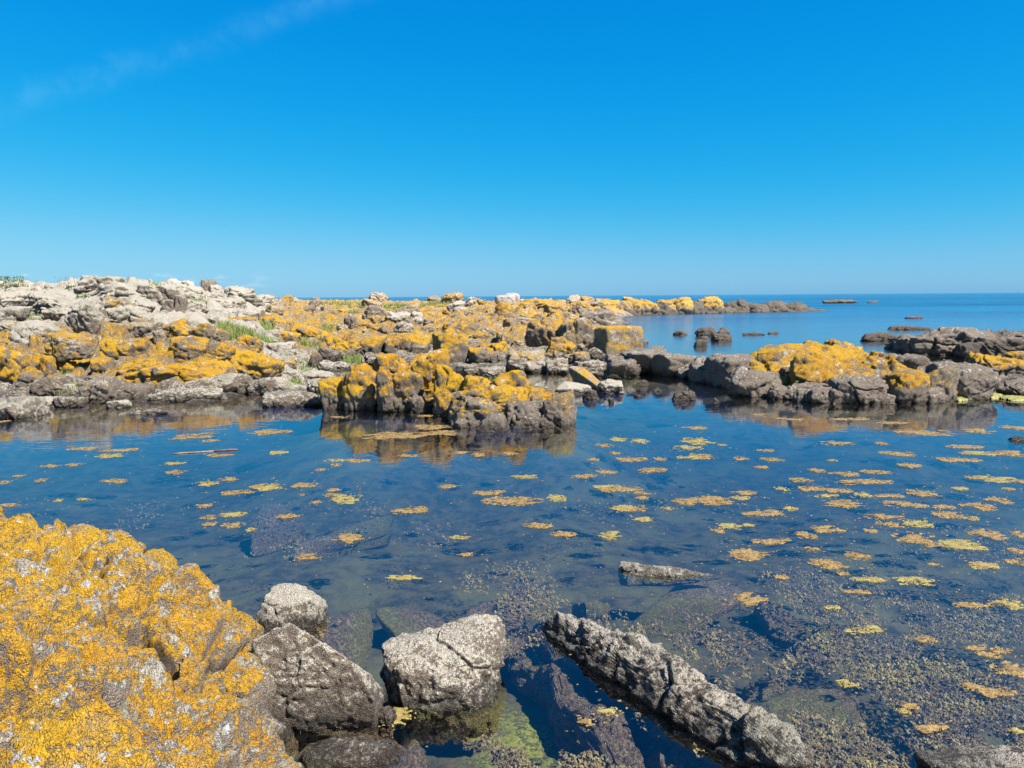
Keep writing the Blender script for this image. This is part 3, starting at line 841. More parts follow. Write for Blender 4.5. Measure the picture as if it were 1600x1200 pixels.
 (1052, 1075, 516, 524, .6, .0, .2, .6, dict(z=0, sink=.3), 'long low rock left of the dark bay cluster'),
 (1087, 1120, 511, 526, .6, .0, .1, .9, dict(z=0, sink=.3, layers=1), 'dark layered rock of the bay cluster on its left side'),
 (1117, 1142, 511, 522, .7, .0, .1, .9, dict(z=0, sink=.3, box=0), 'round dark rock at the back of the bay cluster'),
 (1113, 1145, 520, 534, .7, .0, .1, .9, dict(z=0, sink=.3), 'split dark rock at the front of the bay cluster'),
 (1084, 1105, 530, 542, .7, .0, .05, .9, dict(z=0, sink=.3), 'pointed black rock in front of the bay cluster'),
 (1094, 1108, 525, 530, .7, .0, .1, .9, dict(z=0, sink=.3), 'tiny low rock between the pointed and the split bay rocks'),
 (1160, 1197, 519, 524, .4, .0, .1, .9, dict(z=0, sink=.3), 'long flat rock right of the bay cluster'),
 (1198, 1219, 518, 522, .4, .0, .1, .9, dict(z=0, sink=.3), 'small flat rock at the right end of the bay rocks'),
 (1002, 1014, 531, 537, .7, .0, .5, .3, dict(z=0, sink=.3), 'small pale rock in the water behind the perched boulder'),
 (1383, 1452, 508, 516, .4, .0, .1, 1.2, dict(z=0, sink=.3), 'low reddish black reef behind the dark outcrop'),
 (1413, 1440, 494, 498, .4, .0, .1, 1.5, dict(z=0, sink=.3), 'thin dark reef line farther out to sea'),
 (1283, 1336, 467.5, 474, .4, .0, .1, 3, dict(z=0, sink=.5), 'long dark skerry on the horizon right of the headland'),
 (1352, 1369, 469.5, 473, .5, .0, .1, 3, dict(z=0, sink=.5), 'small skerry right of the long one on the horizon'),
]
for i, (x0, x1, yt, yb, th, li, pa, ti, kw, lab) in enumerate(KEY):
    kw = dict(kw)
    nm = 'boulder' if (x1 - x0) > 40 else 'rock'
    o, c = rock_at(x0, x1, yt, yb, th, li, pa, ti, seed=100 + i * 7, name=nm, **kw)
    tag(o, lab, 'boulder' if (x1 - x0) > 40 else 'rock')
    if 1030 < (x0 + x1) / 2 < 1230 and 505 < yt < 545:
        o['group'] = 'dark rocks standing in the far bay'

# --- rock masses split into blocks
def mass(name, label, cat, blocks, base, **common):
    r = bpy.data.objects.new(name, None); COL.objects.link(r)
    r.location = base
    tag(r, label, cat)
    for j, b in enumerate(blocks):
        x0, x1, yt, yb, th, li, pa, ti, kw = b
        pa = pa * .5
        kk = dict(common); kk.update(kw)
        o, c = rock_at(x0, x1, yt, yb, th, li, pa, ti, seed=900 + j * 13 + len(blocks) * 101, name='rock_block', parent=r, **kk)
        o.location = Vector(c) - r.location
    return r


rsI = np.random.RandomState(8)
mass('rocky_island', 'yellow capped island of split rock standing in the middle of the still pool', 'rock island', [
 (506, 706, 570, 640, .42, .95, .2, .50, dict(z=0, crack=.9, box=.2, wedge=[(-.6, -.3, .7, .72)])),
 (680, 892, 598, 663, .42, .8, .25, .50, dict(z=0, crack=.9, box=.2, wedge=[(.6, -.3, .7, .70)])),
 (498, 548, 588, 641, .9, .92, .2, .62, dict(z=0, ry=-6, box=1., tilt=.12)),
 (533, 590, 568, 643, .9, .92, .2, .62, dict(z=0, box=.9)),
 (545, 586, 582, 642, .5, .9, .2, .62, dict(z=0)),
 (578, 648, 552, 600, .8, 1.0, .3, .3, dict(d=16.4, sink=.6, ry=-8)),
 (585, 614, 572, 604, .8, .98, .3, .3, dict(d=15.8, sink=.6)),
 (590, 664, 580, 645, .8, .93, .2, .66, dict(z=0, ry=8, planes=8)),
 (630, 704, 545, 612, .8, 1.0, .3, .3, dict(d=16.4, sink=.7, ry=10)),
 (636, 673, 614, 646, .8, .0, .35, .3, dict(z=0, ry=-10)),
 (672, 730, 568, 632, .8, 1.02, .2, .50, dict(d=15.6, sink=.6, ry=10)),
 (715, 770, 586, 634, .8, 1.02, .3, .42, dict(d=15.5, sink=.5)),
 (762, 838, 577, 634, .8, .95, .2, .42, dict(d=15.2, sink=.6, box=.9)),
 (697, 778, 617, 669, .8, .48, .2, .5, dict(z=0, crack=1.2)),
 (742, 798, 647, 676, .8, .0, .45, .25, dict(z=0, ry=-10, crack=.3)),
 (786, 852, 627, 666, .7, .1, .3, .45, dict(z=0, crack=1.2)),
 (800, 866, 645, 671, .7, .0, .4, .3, dict(z=0, ry=12)),
 (846, 903, 612, 666, .8, .55, .2, .5, dict(z=0, box=.3)),
 (826, 868, 599, 632, .7, .25, .8, .1, dict(d=15.3, sink=.5)),
 (728, 760, 610, 650, .7, .3, .3, .5, dict(d=14.9, sink=.5)),
] + [(x_ + rsI.uniform(-6, 6), x_ + rsI.uniform(18, 34), rsI.uniform(618, 632), 640 + (22 if x_ > 690 else 0) + rsI.uniform(-1, 2), .8, .0, .4, .5, dict(z=0, crack=1.2)) for x_ in (505, 560, 612, 655, 735, 828)], tuple(at_z(700, 650, 0)), sink=.35, p=12)

rsO = np.random.RandomState(3)
SMALL_R = [(x_ + rsO.uniform(-8, 8), x_ + rsO.uniform(22, 46), rsO.uniform(600, 615), 618 + 14 * min(1, (x_ - 1150) / 130) + rsO.uniform(-2, 2), .8, .0, .4, .5, dict(z=0, crack=1.2)) for x_ in range(1150, 1480, 30)]
SMALL_R += [(x_ + rsO.uniform(-8, 8), x_ + rsO.uniform(24, 46), rsO.uniform(566, 588), 606, .8, rsO.uniform(.2, .9), .4, .4, dict(d=18.6, sink=.4, crack=1.2)) for x_ in range(1190, 1480, 34)]
mass('rocky_outcrop', 'long outcrop with an orange crest on the right side of the pool', 'rock outcrop', [
 (1078, 1140, 559, 600, 1.3, .10, .55, .35, dict(z=0, crack=.7)),
 (1105, 1185, 551, 608, 1.3, .18, .55, .4, dict(z=0, ry=-8, crack=.7)),
 (1164, 1226, 549, 600, .8, .8, .3, .5, dict(z=0, d=19.5)),
 (1140, 1222, 575, 621, .7, .1, .45, .45, dict(z=0, ry=10)),
 (1196, 1300, 557, 605, .9, .9, .3, .45, dict(d=19.2, sink=.8, ry=-14)),
 (1236, 1308, 553, 606, .7, .95, .3, .42, dict(d=18.0, sink=.8, box=.3)),
 (1172, 1430, 536, 622, .6, .86, .35, .42, dict(d=18.2, sink=.8, wedge=[(-.36, -.3, .85, .50), (.36, -.3, .85, .50), (.0, -.75, .65, .60)], crack=.9, box=.3)),
 (1282, 1352, 531, 600, .9, .85, .4, .42, dict(d=19.8, sink=.8)),
 (1300, 1400, 549, 616, .9, .82, .35, .5, dict(d=18.4, sink=.8, ry=12, crack=.8)),
 (1218, 1325, 598, 626, .5, .0, .45, .35, dict(z=0, crack=.8)),
 (1306, 1402, 586, 632, .7, .25, .35, .55, dict(z=0, ry=4)),
 (1388, 1466, 577, 632, .8, .85, .25, .60, dict(z=0, box=.8)),
 (1366, 1450, 552, 596, .8, .2, .4, .5, dict(d=20, sink=.6)),
 (1344, 1392, 602, 631, .6, .0, .35, .6, dict(z=0)),
 (1440, 1502, 574, 628, .8, .4, .35, .5, dict(z=0)),
 (1460, 1560, 566, 626, .9, .02, .5, .35, dict(z=0, ry=12, crack=.6)),
] + SMALL_R, tuple(at_z(1310, 628, 0)), sink=.35, p=8)

mass('rocky_outcrop', 'orange topped dark rock at the right edge between the long outcrop and the black reef', 'rock outcrop', [
 (1512, 1612, 551, 600, .8, .80, .3, .62, dict(d=21, sink=.6)),
 (1548, 1660, 546, 598, .8, .85, .3, .6, dict(d=21.8, sink=.6)),
 (1532, 1598, 588, 612, .6, .0, .2, .75, dict(d=19.3, sink=.4)),
 (1575, 1680, 590, 624, .7, .1, .3, .6, dict(z=0)),
], tuple(at_z(1580, 618, 0)), sink=.35)

mass('rocky_reef', 'dark bare reef rising from the sea behind the orange crested outcrop', 'reef', [
 (1343, 1422, 519, 534, .6, .0, .15, 1.0, dict(z=0)),
 (1388, 1470, 521, 548, .7, .0, .25, .8, dict(z=0, layers=1)),
 (1410, 1520, 511, 556, .8, .0, .45, .55, dict(z=0, ry=-8, layers=.8)),
 (1470, 1560, 511, 553, .8, .0, .55, .45, dict(z=0, ry=10, crack=.6)),
 (1495, 1540, 534, 560, .7, .0, .15, .9, dict(z=0)),
 (1515, 1612, 525, 560, .8, .0, .2, .9, dict(z=0, layers=1)),
 (1570, 1680, 521, 556, .8, .0, .2, .9, dict(z=0, layers=1)),
], tuple(at_z(1480, 552, 0)), sink=.35)

mass('rock_shelf', 'low grey rock shelf joining the stony shore to the right outcrop', 'rock shelf', [
 (940, 1000, 556, 588, 1.6, .1, .5, .3, dict(z=0, crack=.7)),
 (968, 1050, 542, 587, 2.0, .05, .6, .3, dict(z=0, box=.1, crack=.6, planes=6)),
 (1010, 1085, 548, 590, 1.8, .05, .6, .3, dict(z=0, box=.1, crack=.6, planes=6)),
 (1050, 1110, 562, 592, 1.3, .05, .5, .35, dict(z=0, crack=.7)),
], tuple(at_z(1020, 590, 0)), sink=.3)

HB = []
rsH = np.random.RandomState(5)
for k, (x0, x1, yt, yb, li) in enumerate([(955, 990, 470, 492, .6), (968, 1002, 463.5, 486, .95), (985, 1030, 467, 492, .8), (1008, 1050, 472, 493, .3), (1020, 1060, 468, 488, .85),
     (1040, 1082, 464, 490, .9), (1055, 1100, 470, 494, .3), (1085, 1130, 463, 489, .9), (1095, 1150, 474, 490, .3), (1130, 1170, 467, 488, .2), (1150, 1200, 472, 489, .1),
     (1180, 1230, 469, 488, .1), (1210, 1262, 472, 488, .0), (1250, 1302, 480, 487, .0), (925, 970, 466, 486, .85), (1230, 1262, 471, 485, .0)]):
    HB.append((x0, x1, yt, yb, .6, li, .6 if li > .5 else .1, .9 if li > .5 else 2.2, dict(d=90 + (x0 - 955) * .06, layers=.3, sink=1.6)))
mass('headland', 'long low headland along the horizon, orange on the left, dark at its tip', 'headland', HB, tuple(at_z(1120, 490, 0)), sink=.8)

# --- long tapering slab that leans to the water
def bar_rock(name, a, b, wid, hei, seed, level=6, wav=0.0, lich=0., pale=.5, tide=.3, mat=None, drop=0.0, taper=0.0, roll=0.0, parent=None, **kw):
    a = Vector(a); b = Vector(b)
    L = (b - a).length
    v, f = rock_shape((L, wid, hei), seed, level, **kw)
    if taper:
        k = 1 - taper * (v[:, 0] / L + 0.5)
        v[:, 1] *= k; v[:, 2] *= k
    if wav:
        t_ = v[:, 0] * 3.3 + seed
        v[:, 1] = v[:, 1] * (1 + wav * 2.2 * np.sin(t_ * 1.7)) + wav * .25 * np.sin(t_ * 2.6 + 1)
        v[:, 2] = v[:, 2] * (1 + wav * 1.6 * np.sin(t_ * 2.9 + 2)) + wav * .10 * np.sin(t_ * 4.7)
    cr, sr = math.cos(roll), math.sin(roll)
    v = np.stack([v[:, 0], v[:, 1] * cr - v[:, 2] * sr, v[:, 1] * sr + v[:, 2] * cr], 1)
    x = (b - a).normalized(); yv = Vector((0, 0, 1)).cross(x).normalized(); zv = x.cross(yv)
    v = v[:, :1] * np.array(x) + v[:, 1:2] * np.array(yv) + v[:, 2:3] * np.array(zv)
    o = link(name, mesh_np(name, v, f, mat or ROCK), parent, lichen=float(lich), pale=float(pale), tide=float(tide))
    o.location = (a + b) / 2 + Vector((0, 0, -drop))
    return o


qa = at_d(893, 577, 20.8); qb = at_d(942, 612, 18.9)
o = bar_rock('boulder', qa, qb, .5, .42, 61, 5, 0, .75, .9, -.2, crack=.25, taper=.55, box=.9, rough=.6)
o['tide'] = -.4
tag(o, 'long tapering pale slab with a yellow upper end leaning towards the water', 'boulder')

# white quarried block on the skyline
q = ray_ground(794, 476)
o, c = rock_at(774, 806, 460, 476, .6, 0, 0, T0, seed=77, name='white_block', mat=MAT_WHITE, box=1.0, tilt=.1, planes=5, p=16, crack=.4, rough=.8)
c0 = Vector(c)
tag(o, 'large white cut stone block on the middle skyline', 'stone block')
o2, c2 = rock_at(790, 813, 457.5, 475, .6, 0, 0, T0, seed=79, name='block_end', mat=MAT_WHITE, box=1.0, tilt=.1, planes=4, p=16, crack=.4, rough=.8, parent=o)
o2.location = Vector(c2) - c0

# ------------------------------------------------------------------ foreground: the lichened rock the viewer stands on
def inside_dist(x, y, poly):
    """signed distance to a closed polygon, positive inside"""
    n = len(poly); dmin = np.full(len(x), 1e9); ins = np.zeros(len(x), bool)
    for i in range(n):
        ax, ay = poly[i]; bx, by = poly[(i + 1) % n]
        ex, ey = bx - ax, by - ay
        t_ = np.clip(((x - ax) * ex + (y - ay) * ey) / (ex * ex + ey * ey), 0, 1)
        dmin = np.minimum(dmin, (x - ax - t_ * ex) ** 2 + (y - ay - t_ * ey) ** 2)
        c_ = ((ay > y) != (by > y)) & (x < ex * (y - ay) / (by - ay + 1e-12) + ax)
        ins ^= c_
    return np.where(ins, 1, -1) * np.sqrt(dmin)


def line_dist(x, y, pl):
    dmin = np.full(len(x), 1e9); tt = np.zeros(len(x))
    for i in range(len(pl) - 1):
        ax, ay = pl[i]; bx, by = pl[i + 1]
        ex, ey = bx - ax, by - ay
        t_ = np.clip(((x - ax) * ex + (y - ay) * ey) / (ex * ex + ey * ey), 0, 1)
        d_ = (x - ax - t_ * ex) ** 2 + (y - ay - t_ * ey) ** 2
        tt = np.where(d_ < dmin, (i + t_) / (len(pl) - 1), tt)
        dmin = np.minimum(dmin, d_)
    return np.sqrt(dmin), tt


RIM = [(-260, 740, .98), (-60, 786, .95), (0, 797, .92), (42, 815, .88), (60, 838, .80), (108, 856, .72), (120, 842, .78), (152, 831, .84), (215, 831, .84), (258, 848, .78), (270, 876, .68), (300, 893, .68),
       (345, 920, .64), (382, 946, .56), (397, 990, .52), (398, 1040, .48), (394, 1080, .42), (376, 1106, .36), (408, 1122, .44), (432, 1150, .42), (450, 1176, .38), (480, 1205, .30), (560, 1330, .15)]
INN = [(60, 900, .99), (0, 850, 1.0), (185, 868, .90), (120, 905, .86), (200, 930, .84), (60, 980, .98), (160, 1010, .90), (280, 950, .76), (330, 1000, .70), (250, 1040, .60), (355, 1050, .60), (300, 1090, .60), (0, 1060, 1.08), (120, 1100, .95), (220, 1120, .84),
       (330, 1150, .66), (400, 1170, .56), (60, 1180, 1.02), (230, 1195, .84), (-100, 900, 1.05), (-150, 1100, 1.15)]
rim_w = [at_z(*r) for r in RIM]
cpt = [(p[0], p[1], p[2]) for p in rim_w] + [tuple(at_z(*r)) for r in INN] + [(0, .3, .88), (-1.5, .3, 1.05), (-4, 1, 1.1), (-6, 4, 1.1), (.6, .4, .6), (0, -1, .9), (-3, -1, 1.1), (-.3, 1.4, .9)]
cpt = np.array(cpt)
polyF = [(p[0], p[1]) for p in rim_w] + [(.75, 1.6), (.9, -1.5), (-6.5, -1.5), (-7, 5.5)]
_fk = _k(((cpt[:, None, :2] - cpt[None, :, :2]) ** 2).sum(2)) + np.eye(len(cpt)) * 0.01
_fp = np.column_stack([np.ones(len(cpt)), cpt[:, :2]])
_fs = np.linalg.solve(np.block([[_fk, _fp], [_fp.T, np.zeros((3, 3))]]), np.concatenate([cpt[:, 2], np.zeros(3)]))


def cr(pts_, z=.75):
    return [tuple(at_z(a_, b_, z)[:2]) for a_, b_ in pts_]


CRACKS = [  # polyline, half width, depth
    (cr([(222, 1012), (236, 1026), (252, 1040), (276, 1040)], .66), .045, .30),
    (cr([(262, 1042), (300, 1022), (322, 1000), (340, 985), (352, 962)], .68), .020, .16),
    (cr([(214, 1000), (205, 975), (222, 960)], .8), .03, .12),
    (cr([(398, 978), (384, 1004), (352, 1042), (330, 1069), (318, 1088)], .56), .014, .14),
    (cr([(330, 1069), (350, 1095), (376, 1106), (396, 1100)], .50), .020, .14),
    (cr([(108, 856), (128, 884), (150, 905), (172, 935), (185, 965)], .86), .020, .05),
    (cr([(139, 945), (160, 958), (182, 955)], .88), .030, .13),
    (cr([(272, 876), (262, 898), (268, 925), (300, 945)], .76), .018, .07),
    (cr([(64, 1162), (110, 1150), (160, 1146), (204, 1128), (222, 1108)], .9), .028, .13),
    (cr([(0, 1010), (40, 1025), (60, 1060), (50, 1100)], 1.0), .02, .08),
    (cr([(0, 915), (60, 905), (95, 912), (130, 908)], .95), .018, .07),
    (cr([(160, 1175), (190, 1160), (230, 1165), (250, 1190)], .85), .02, .09),
    (cr([(45, 815), (30, 838), (62, 860), (70, 880)], .9), .016, .07),
]


def foreground_rock():
    # finest where it is nearest to the viewer's gaze
    nx, ny = 520, 620
    u_ = np.linspace(-1.15, .30, nx)
    yv = np.concatenate([np.linspace(-1.2, 1.7, 60, endpoint=False), np.exp(np.linspace(math.log(1.7), math.log(7.2), ny - 60))])
    U_, Yv = np.meshgrid(u_, yv)
    spread = np.where(Yv > 1.7, Yv, 1.7 + (1.7 - Yv) * 0.0)
    Xv = U_ * (spread + 1.0)
    x, y = Xv.ravel(), Yv.ravel()
    z = np.empty(len(x))
    for i in range(0, len(x), 20000):
        xy = np.column_stack([x, y])[i:i + 20000]
        z[i:i + 20000] = _k(((xy[:, None, :] - cpt[None, :, :2]) ** 2).sum(2)) @ _fs[:-3] + _fs[-3] + xy @ _fs[-2:]
    q = np.column_stack([x, y, z])
    s = inside_dist(x, y, polyF) + 0.035 * fbm(q * 3.5, 4, 3)
    z = np.where(s > 0, z - 0.05 * np.exp(-s / 0.06), z - 0.05 - 3.2 * (-s) - 0.0)
    q = np.column_stack([x, y, z])
    wv = np.stack([vnoise(q * 2.0, 5), vnoise(q * 2.0 + 7, 6), vnoise(q * 2 + 3, 8)], 1) * .28
    dz = 0.080 * fbm(q * 2.1, 3, 12) + 0.040 * fbm(q * 5 + wv, 4, 14) + 0.045 * fbm(q * 13, 4, 16) + 0.014 * fbm(q * 40, 3, 18, ridged=True)
    fh, e = facets((q + wv) * 2.0, 44)
    dz += 0.085 * fh * sstep(e, 0, .08) - 0.05 * np.exp(-(e / .035) ** 2)
    g1_, g2_, _c = voro((q + wv * .6) * np.array([2.6, 2.6, 1.6]), 71)
    dz += 0.24 * (0.62 - g1_) - 0.055 * np.exp(-((g2_ - g1_) / .045) ** 2)
    fh, e = facets((q + wv * .7) * 5.5, 48)
    dz += 0.042 * fh * sstep(e, 0, .12) - 0.010 * np.exp(-(e / .07) ** 2)
    f1, f2, cid = voro(q * 24, 49)
    dz += 0.020 * (0.6 - f1)
    wob = 0.018 * fbm(q * 6, 3, 66)
    wob2 = 0.018 * fbm(q * 6 + 9, 3, 67)
    for pl, hw, dp in CRACKS:
        d_, t_ = line_dist(x + wob, y + wob2, pl)
        ww = hw * (0.35 + 1.3 * np.sin(np.pi * np.clip(t_, .04, .96)))
        dz -= dp * np.exp(-(d_ / ww) ** 2) + 0.25 * dp * np.exp(-(d_ / (ww * 3.5)) ** 2)
    # push along the surface normal, so that steep sides get relief too
    Z = z.reshape(Xv.shape)
    gy, gx = np.gradient(Z)
    dxx = np.gradient(Xv, axis=1); dyy = np.gradient(Yv, axis=0)
    gx = gx / dxx; gy = gy / dyy
    ln = np.sqrt(1 + gx ** 2 + gy ** 2)
    nx_, ny_, nz_ = (-gx / ln).ravel(), (-gy / ln).ravel(), (1 / ln).ravel()
    lim = np.clip(dz, -.5, .2)
    v = np.column_stack([x + nx_ * lim * .8, y + ny_ * lim * .8, z + np.maximum(nz_, .35) * lim])
    keep = z > -0.8
    idx = np.arange(len(x)).reshape(Xv.shape)
    fcs = np.stack([idx[:-1, :-1], idx[:-1, 1:], idx[1:, 1:], idx[1:, :-1]], -1).reshape(-1, 4)
    fcs = fcs[keep[fcs].all(1)]
    used = np.unique(fcs); mp_ = -np.ones(len(x), int); mp_[used] = np.arange(len(used))
    c0_ = np.array([-1.5, 3.5, 0.0])
    o = link('foreground_rock', mesh_np('foreground_rock', v[used] - c0_, mp_[fcs], ROCKNEAR), lichen=.86, pale=.6, tide=.22)
    o.location = c0_
    tag(o, 'huge rock crusted with bright yellow lichen filling the lower left corner', 'boulder')


foreground_rock()

def near(x0, x1, yt, yb, th, li, pa, ti, seed, lab, name='boulder', cat='boulder', lvl=6, **kw):  # raised tide values let the black band colour in the shaded sides
    o, c = rock_at(x0, x1, yt, yb, th, li, pa, ti, seed=seed, name=name, mat=ROCKNEAR, lvl=lvl, **kw)
    tag(o, lab, cat)
    return o


near(386, 492, 919, 992, .85, .05, .9, .22, 301, 'rounded pale grey stone touching the upper right of the yellow rock', z=-.02, box=.1, crack=.35, rough=.7, lvl=6, name='stone', cat='stone')
near(366, 584, 976, 1146, .42, .08, .60, .50, 303, 'slanting dark grey rock with a pale crusted crest beside the yellow rock', z=0, wedge=[(.5, .2, .75, .50), (-.1, -.72, .6, .55), (.75, -.1, .5, .72)], box=.5, crack=.3, planes=5)
near(400, 640, 1158, 1225, .8, .0, .35, .30, 305, 'low grey rock at the bottom edge beside the yellow rock', z=0, box=.0, crack=.3, p=6, sink=.3)
near(567, 604, 1104, 1136, .8, .0, .2, .3, 307, 'small dark stone between the slanting rock and the lone boulder', z=0, name='stone', cat='stone', lvl=5)
near(580, 786, 984, 1112, .78, .22, .64, .40, 312, 'grey crusted boulder sitting alone in the shallow water near the bottom', z=0, box=.5, crack=.45, planes=10, p=10, sink=.25, lvl=7)
o = bar_rock('boulder', at_z(966, 890, 0), at_z(1124, 899, 0), .34, .26, 315, 6, 0, 0, .8, .04, mat=ROCKNEAR, drop=.035, taper=.75, box=.3, crack=.6, roll=rad(-14))
tag(o, 'low pointed pale topped rock breaking the surface behind the long rock', 'boulder')

A = Vector(at_z(866, 974, 0.0)); B = Vector(at_z(1280, 1240, 0.0))
o = bar_rock('boulder', A, B, .33, .50, 322, 7, .03, .0, .62, .36, mat=ROCKNEAR, drop=.05, box=.45, crack=.7, rough=1.0, taper=-.12, layers=.0, roll=rad(14), planes=12)  # high tide darkens its flanks by colour, where the shade falls
tag(o, 'long narrow grey rock slanting through the water from the middle to the lower right', 'boulder')
A = Vector(at_z(1440, 1165, 0.0)); B = Vector(at_z(1760, 1290, 0.0))
o = bar_rock('boulder', A, B, .36, .36, 331, 6, .06, .0, .55, .34, mat=ROCKNEAR, drop=.06, box=.5, crack=.6, rough=.6)
tag(o, 'grey rock ridge rising from the water in the lower right corner', 'boulder')

# --- stones and ledges under the water
SUBM = [
 ((588, 716, 914, 972), -.16, 'sunken stone with pale speckles left of the pinkish sunken stones'),
 ((722, 840, 912, 990), -.10, 'pinkish sunken stone in the middle of the near shallows'),
 ((893, 950, 900, 944), -.08, 'smaller pinkish sunken stone left of the pale topped rock'),
 ((462, 568, 936, 1026), -.07, 'flat sunken plate of rock right of the rounded pale grey stone'),
 ((470, 610, 790, 838), -.34, 'broad bluish sunken block in the middle distance of the pool'),
 ((395, 474, 782, 806), -.20, 'small pinkish sunken stone beyond the bluish block'),
 ((940, 1170, 886, 935), -.10, 'purple brown sunken foot of the pale topped rock'),
 ((60, 200, 822, 870), -.30, 'purple sunken stone just beyond the yellow foreground rock'),
 ((560, 680, 1150, 1215), -.04, 'brown sunken stone under the lone boulder at the bottom edge'),
]
for k, ((x0, x1, yt, yb), zt, lab) in enumerate(SUBM):
    q0 = at_z((x0 + x1) / 2, yb, zt); q1 = at_z((x0 + x1) / 2, yt, zt)
    Wd = (x1 - x0) / F * (q0[1] + q1[1]) / 2; Dp = q1[1] - q0[1]
    v, f = rock_shape((Wd, Dp, .5), 400 + k * 3, 5, crack=.2, box=.0, p=5, planes=8)
    v[:, 2] -= v[:, 2].max()
    o = link('sunken_stone', mesh_np('sunken_stone', v, f, ROCKNEAR), lichen=0., pale=.5, tide=-.8)
    o.location = ((q0 + q1) / 2); o.location.z = zt
    tag(o, lab, 'stone')
for k, (a_, b_, wd, top, lab) in enumerate([
    ((812, 985), (1120, 1290), .30, -.10, 'long sunken ledge running parallel to the long grey rock on its near side'),
    ((838, 962), (1220, 1260), .34, -.22, 'deeper sunken ledge in the dark gully beside the long grey rock'),
    ((985, 1110), (1190, 1300), .5, -.16, 'sunken boulder at the bottom edge near the lower end of the long rock'),
    ((1180, 1030), (1480, 1230), .75, -.14, 'wide purple brown sunken ridge right of the long grey rock'),
    ((1180, 930), (1330, 1010), .5, -.30, 'sunken slab among the seaweed on the right'),
]):
    A = Vector(at_z(a_[0], a_[1], top)); B = Vector(at_z(b_[0], b_[1], top))
    o = bar_rock('sunken_ledge', A, B, wd, .5, 500 + k * 9, 6, .1, 0, .45, -.8, mat=ROCKNEAR, drop=.27, box=.1, crack=.4, rough=1.2, p=8)
    tag(o, lab, 'rock ledge')

ORD = ['first', 'second', 'third', 'fourth', 'fifth', 'sixth', 'seventh', 'eighth', 'ninth', 'tenth', 'eleventh', 'twelfth']


def distinguish(items, phrase, rows=False):
    """items: (object, px, py, size); the extremes of a group get labels of their own, the rest share one"""
    left = list(items)
    if len(left) > 1:
        for word, key in (('largest', lambda i: -i[3]), ('leftmost', lambda i: i[1]), ('rightmost', lambda i: -i[1]), ('farthest away', lambda i: i[2]), ('nearest', lambda i: -i[2]), ('smallest', lambda i: i[3])):
            if len(left) < 2: break
            it = min(left, key=key); left.remove(it)
            it[0]['label'] = (word + ' ' + phrase) if word != 'farthest away' else ('farthest ' + phrase)
    if rows and left:
        left.sort(key=lambda i: i[2])
        n = 1 if len(left) < 5 else (2 if len(left) < 11 else 3)
        names = {1: ['middle row'], 2: ['far row', 'near row'], 3: ['far row', 'middle row', 'near row']}[n]
        for k in range(n):
            part = sorted(left[len(left) * k // n:len(left) * (k + 1) // n], key=lambda i: i[1])
            for j, it in enumerate(part):
                it[0]['label'] = phrase + ', ' + names[k] + ', ' + ORD[min(j, 11)] + ' from left'
        return
    for it in left:
        it[0]['label'] = phrase


# ------------------------------------------------------------------ smaller stones between the named ones
VAR = []
for k in range(18):
    v, f = rock_shape((1, 1, 1), 2000 + k * 31, 5 if k < 12 else 4, box=.2 + .7 * (k % 3) / 2, crack=.9, layers=.5 * (k % 4 == 0))
    VAR.append(mesh_np('stone_shape', v, f, ROCK))
ZONES = [  # x0, x1, y0, y1, count, size px range, min sep, group, label, category
    (-10, 150, 452, 505, 16, (18, 46), 14, 'cream stones left of the layered summit', 'cream stone on the pale hill left of the layered summit', 'rock'),
    (150, 300, 452, 505, 14, (18, 42), 14, 'cream stones below the layered summit', 'cream stone on the pale hill below the skyline boulders', 'rock'),
    (300, 430, 452, 505, 14, (16, 40), 14, 'cream stones on the right shoulder of the hill', 'cream stone on the right shoulder of the pale hill', 'rock'),
    (-10, 180, 508, 585, 20, (18, 44), 14, 'yellow stones around the black hollow', 'yellow stone around the black hollow on the left slope', 'rock'),
    (180, 440, 508, 560, 22, (18, 40), 14, 'yellow stones above the long yellow slab', 'yellow stone on the slope above the long yellow slab', 'rock'),
    (-10, 200, 590, 634, 12, (14, 34), 13, 'grey stones near the log', 'grey stone at the waterline near the driftwood log', 'stone'),
    (200, 500, 590, 632, 14, (14, 30), 13, 'grey stones below the long yellow slab', 'grey stone at the waterline below the yellow slab', 'stone'),
    (400, 600, 470, 530, 26, (12, 30), 11, 'stones beyond the slanted yellow block', 'orange grey stone in the field beyond the slanted yellow block', 'stone'),
    (400, 600, 530, 605, 28, (12, 32), 11, 'stones between the grass tufts', 'grey stone among the grass tufts left of the island', 'stone'),
    (560, 760, 470, 530, 34, (13, 34), 11, 'yellow stones below the gull', 'yellow brown stone on the slope left of the white block', 'rock'),
    (760, 960, 468, 530, 30, (13, 34), 11, 'yellow stones right of the white block', 'yellow brown stone on the slope right of the white block', 'rock'),
    (600, 960, 530, 600, 40, (14, 34), 12, 'stones between the blocks behind the island', 'lichen stained stone between the large blocks behind the island', 'stone'),
]
rs = np.random.RandomState(77)
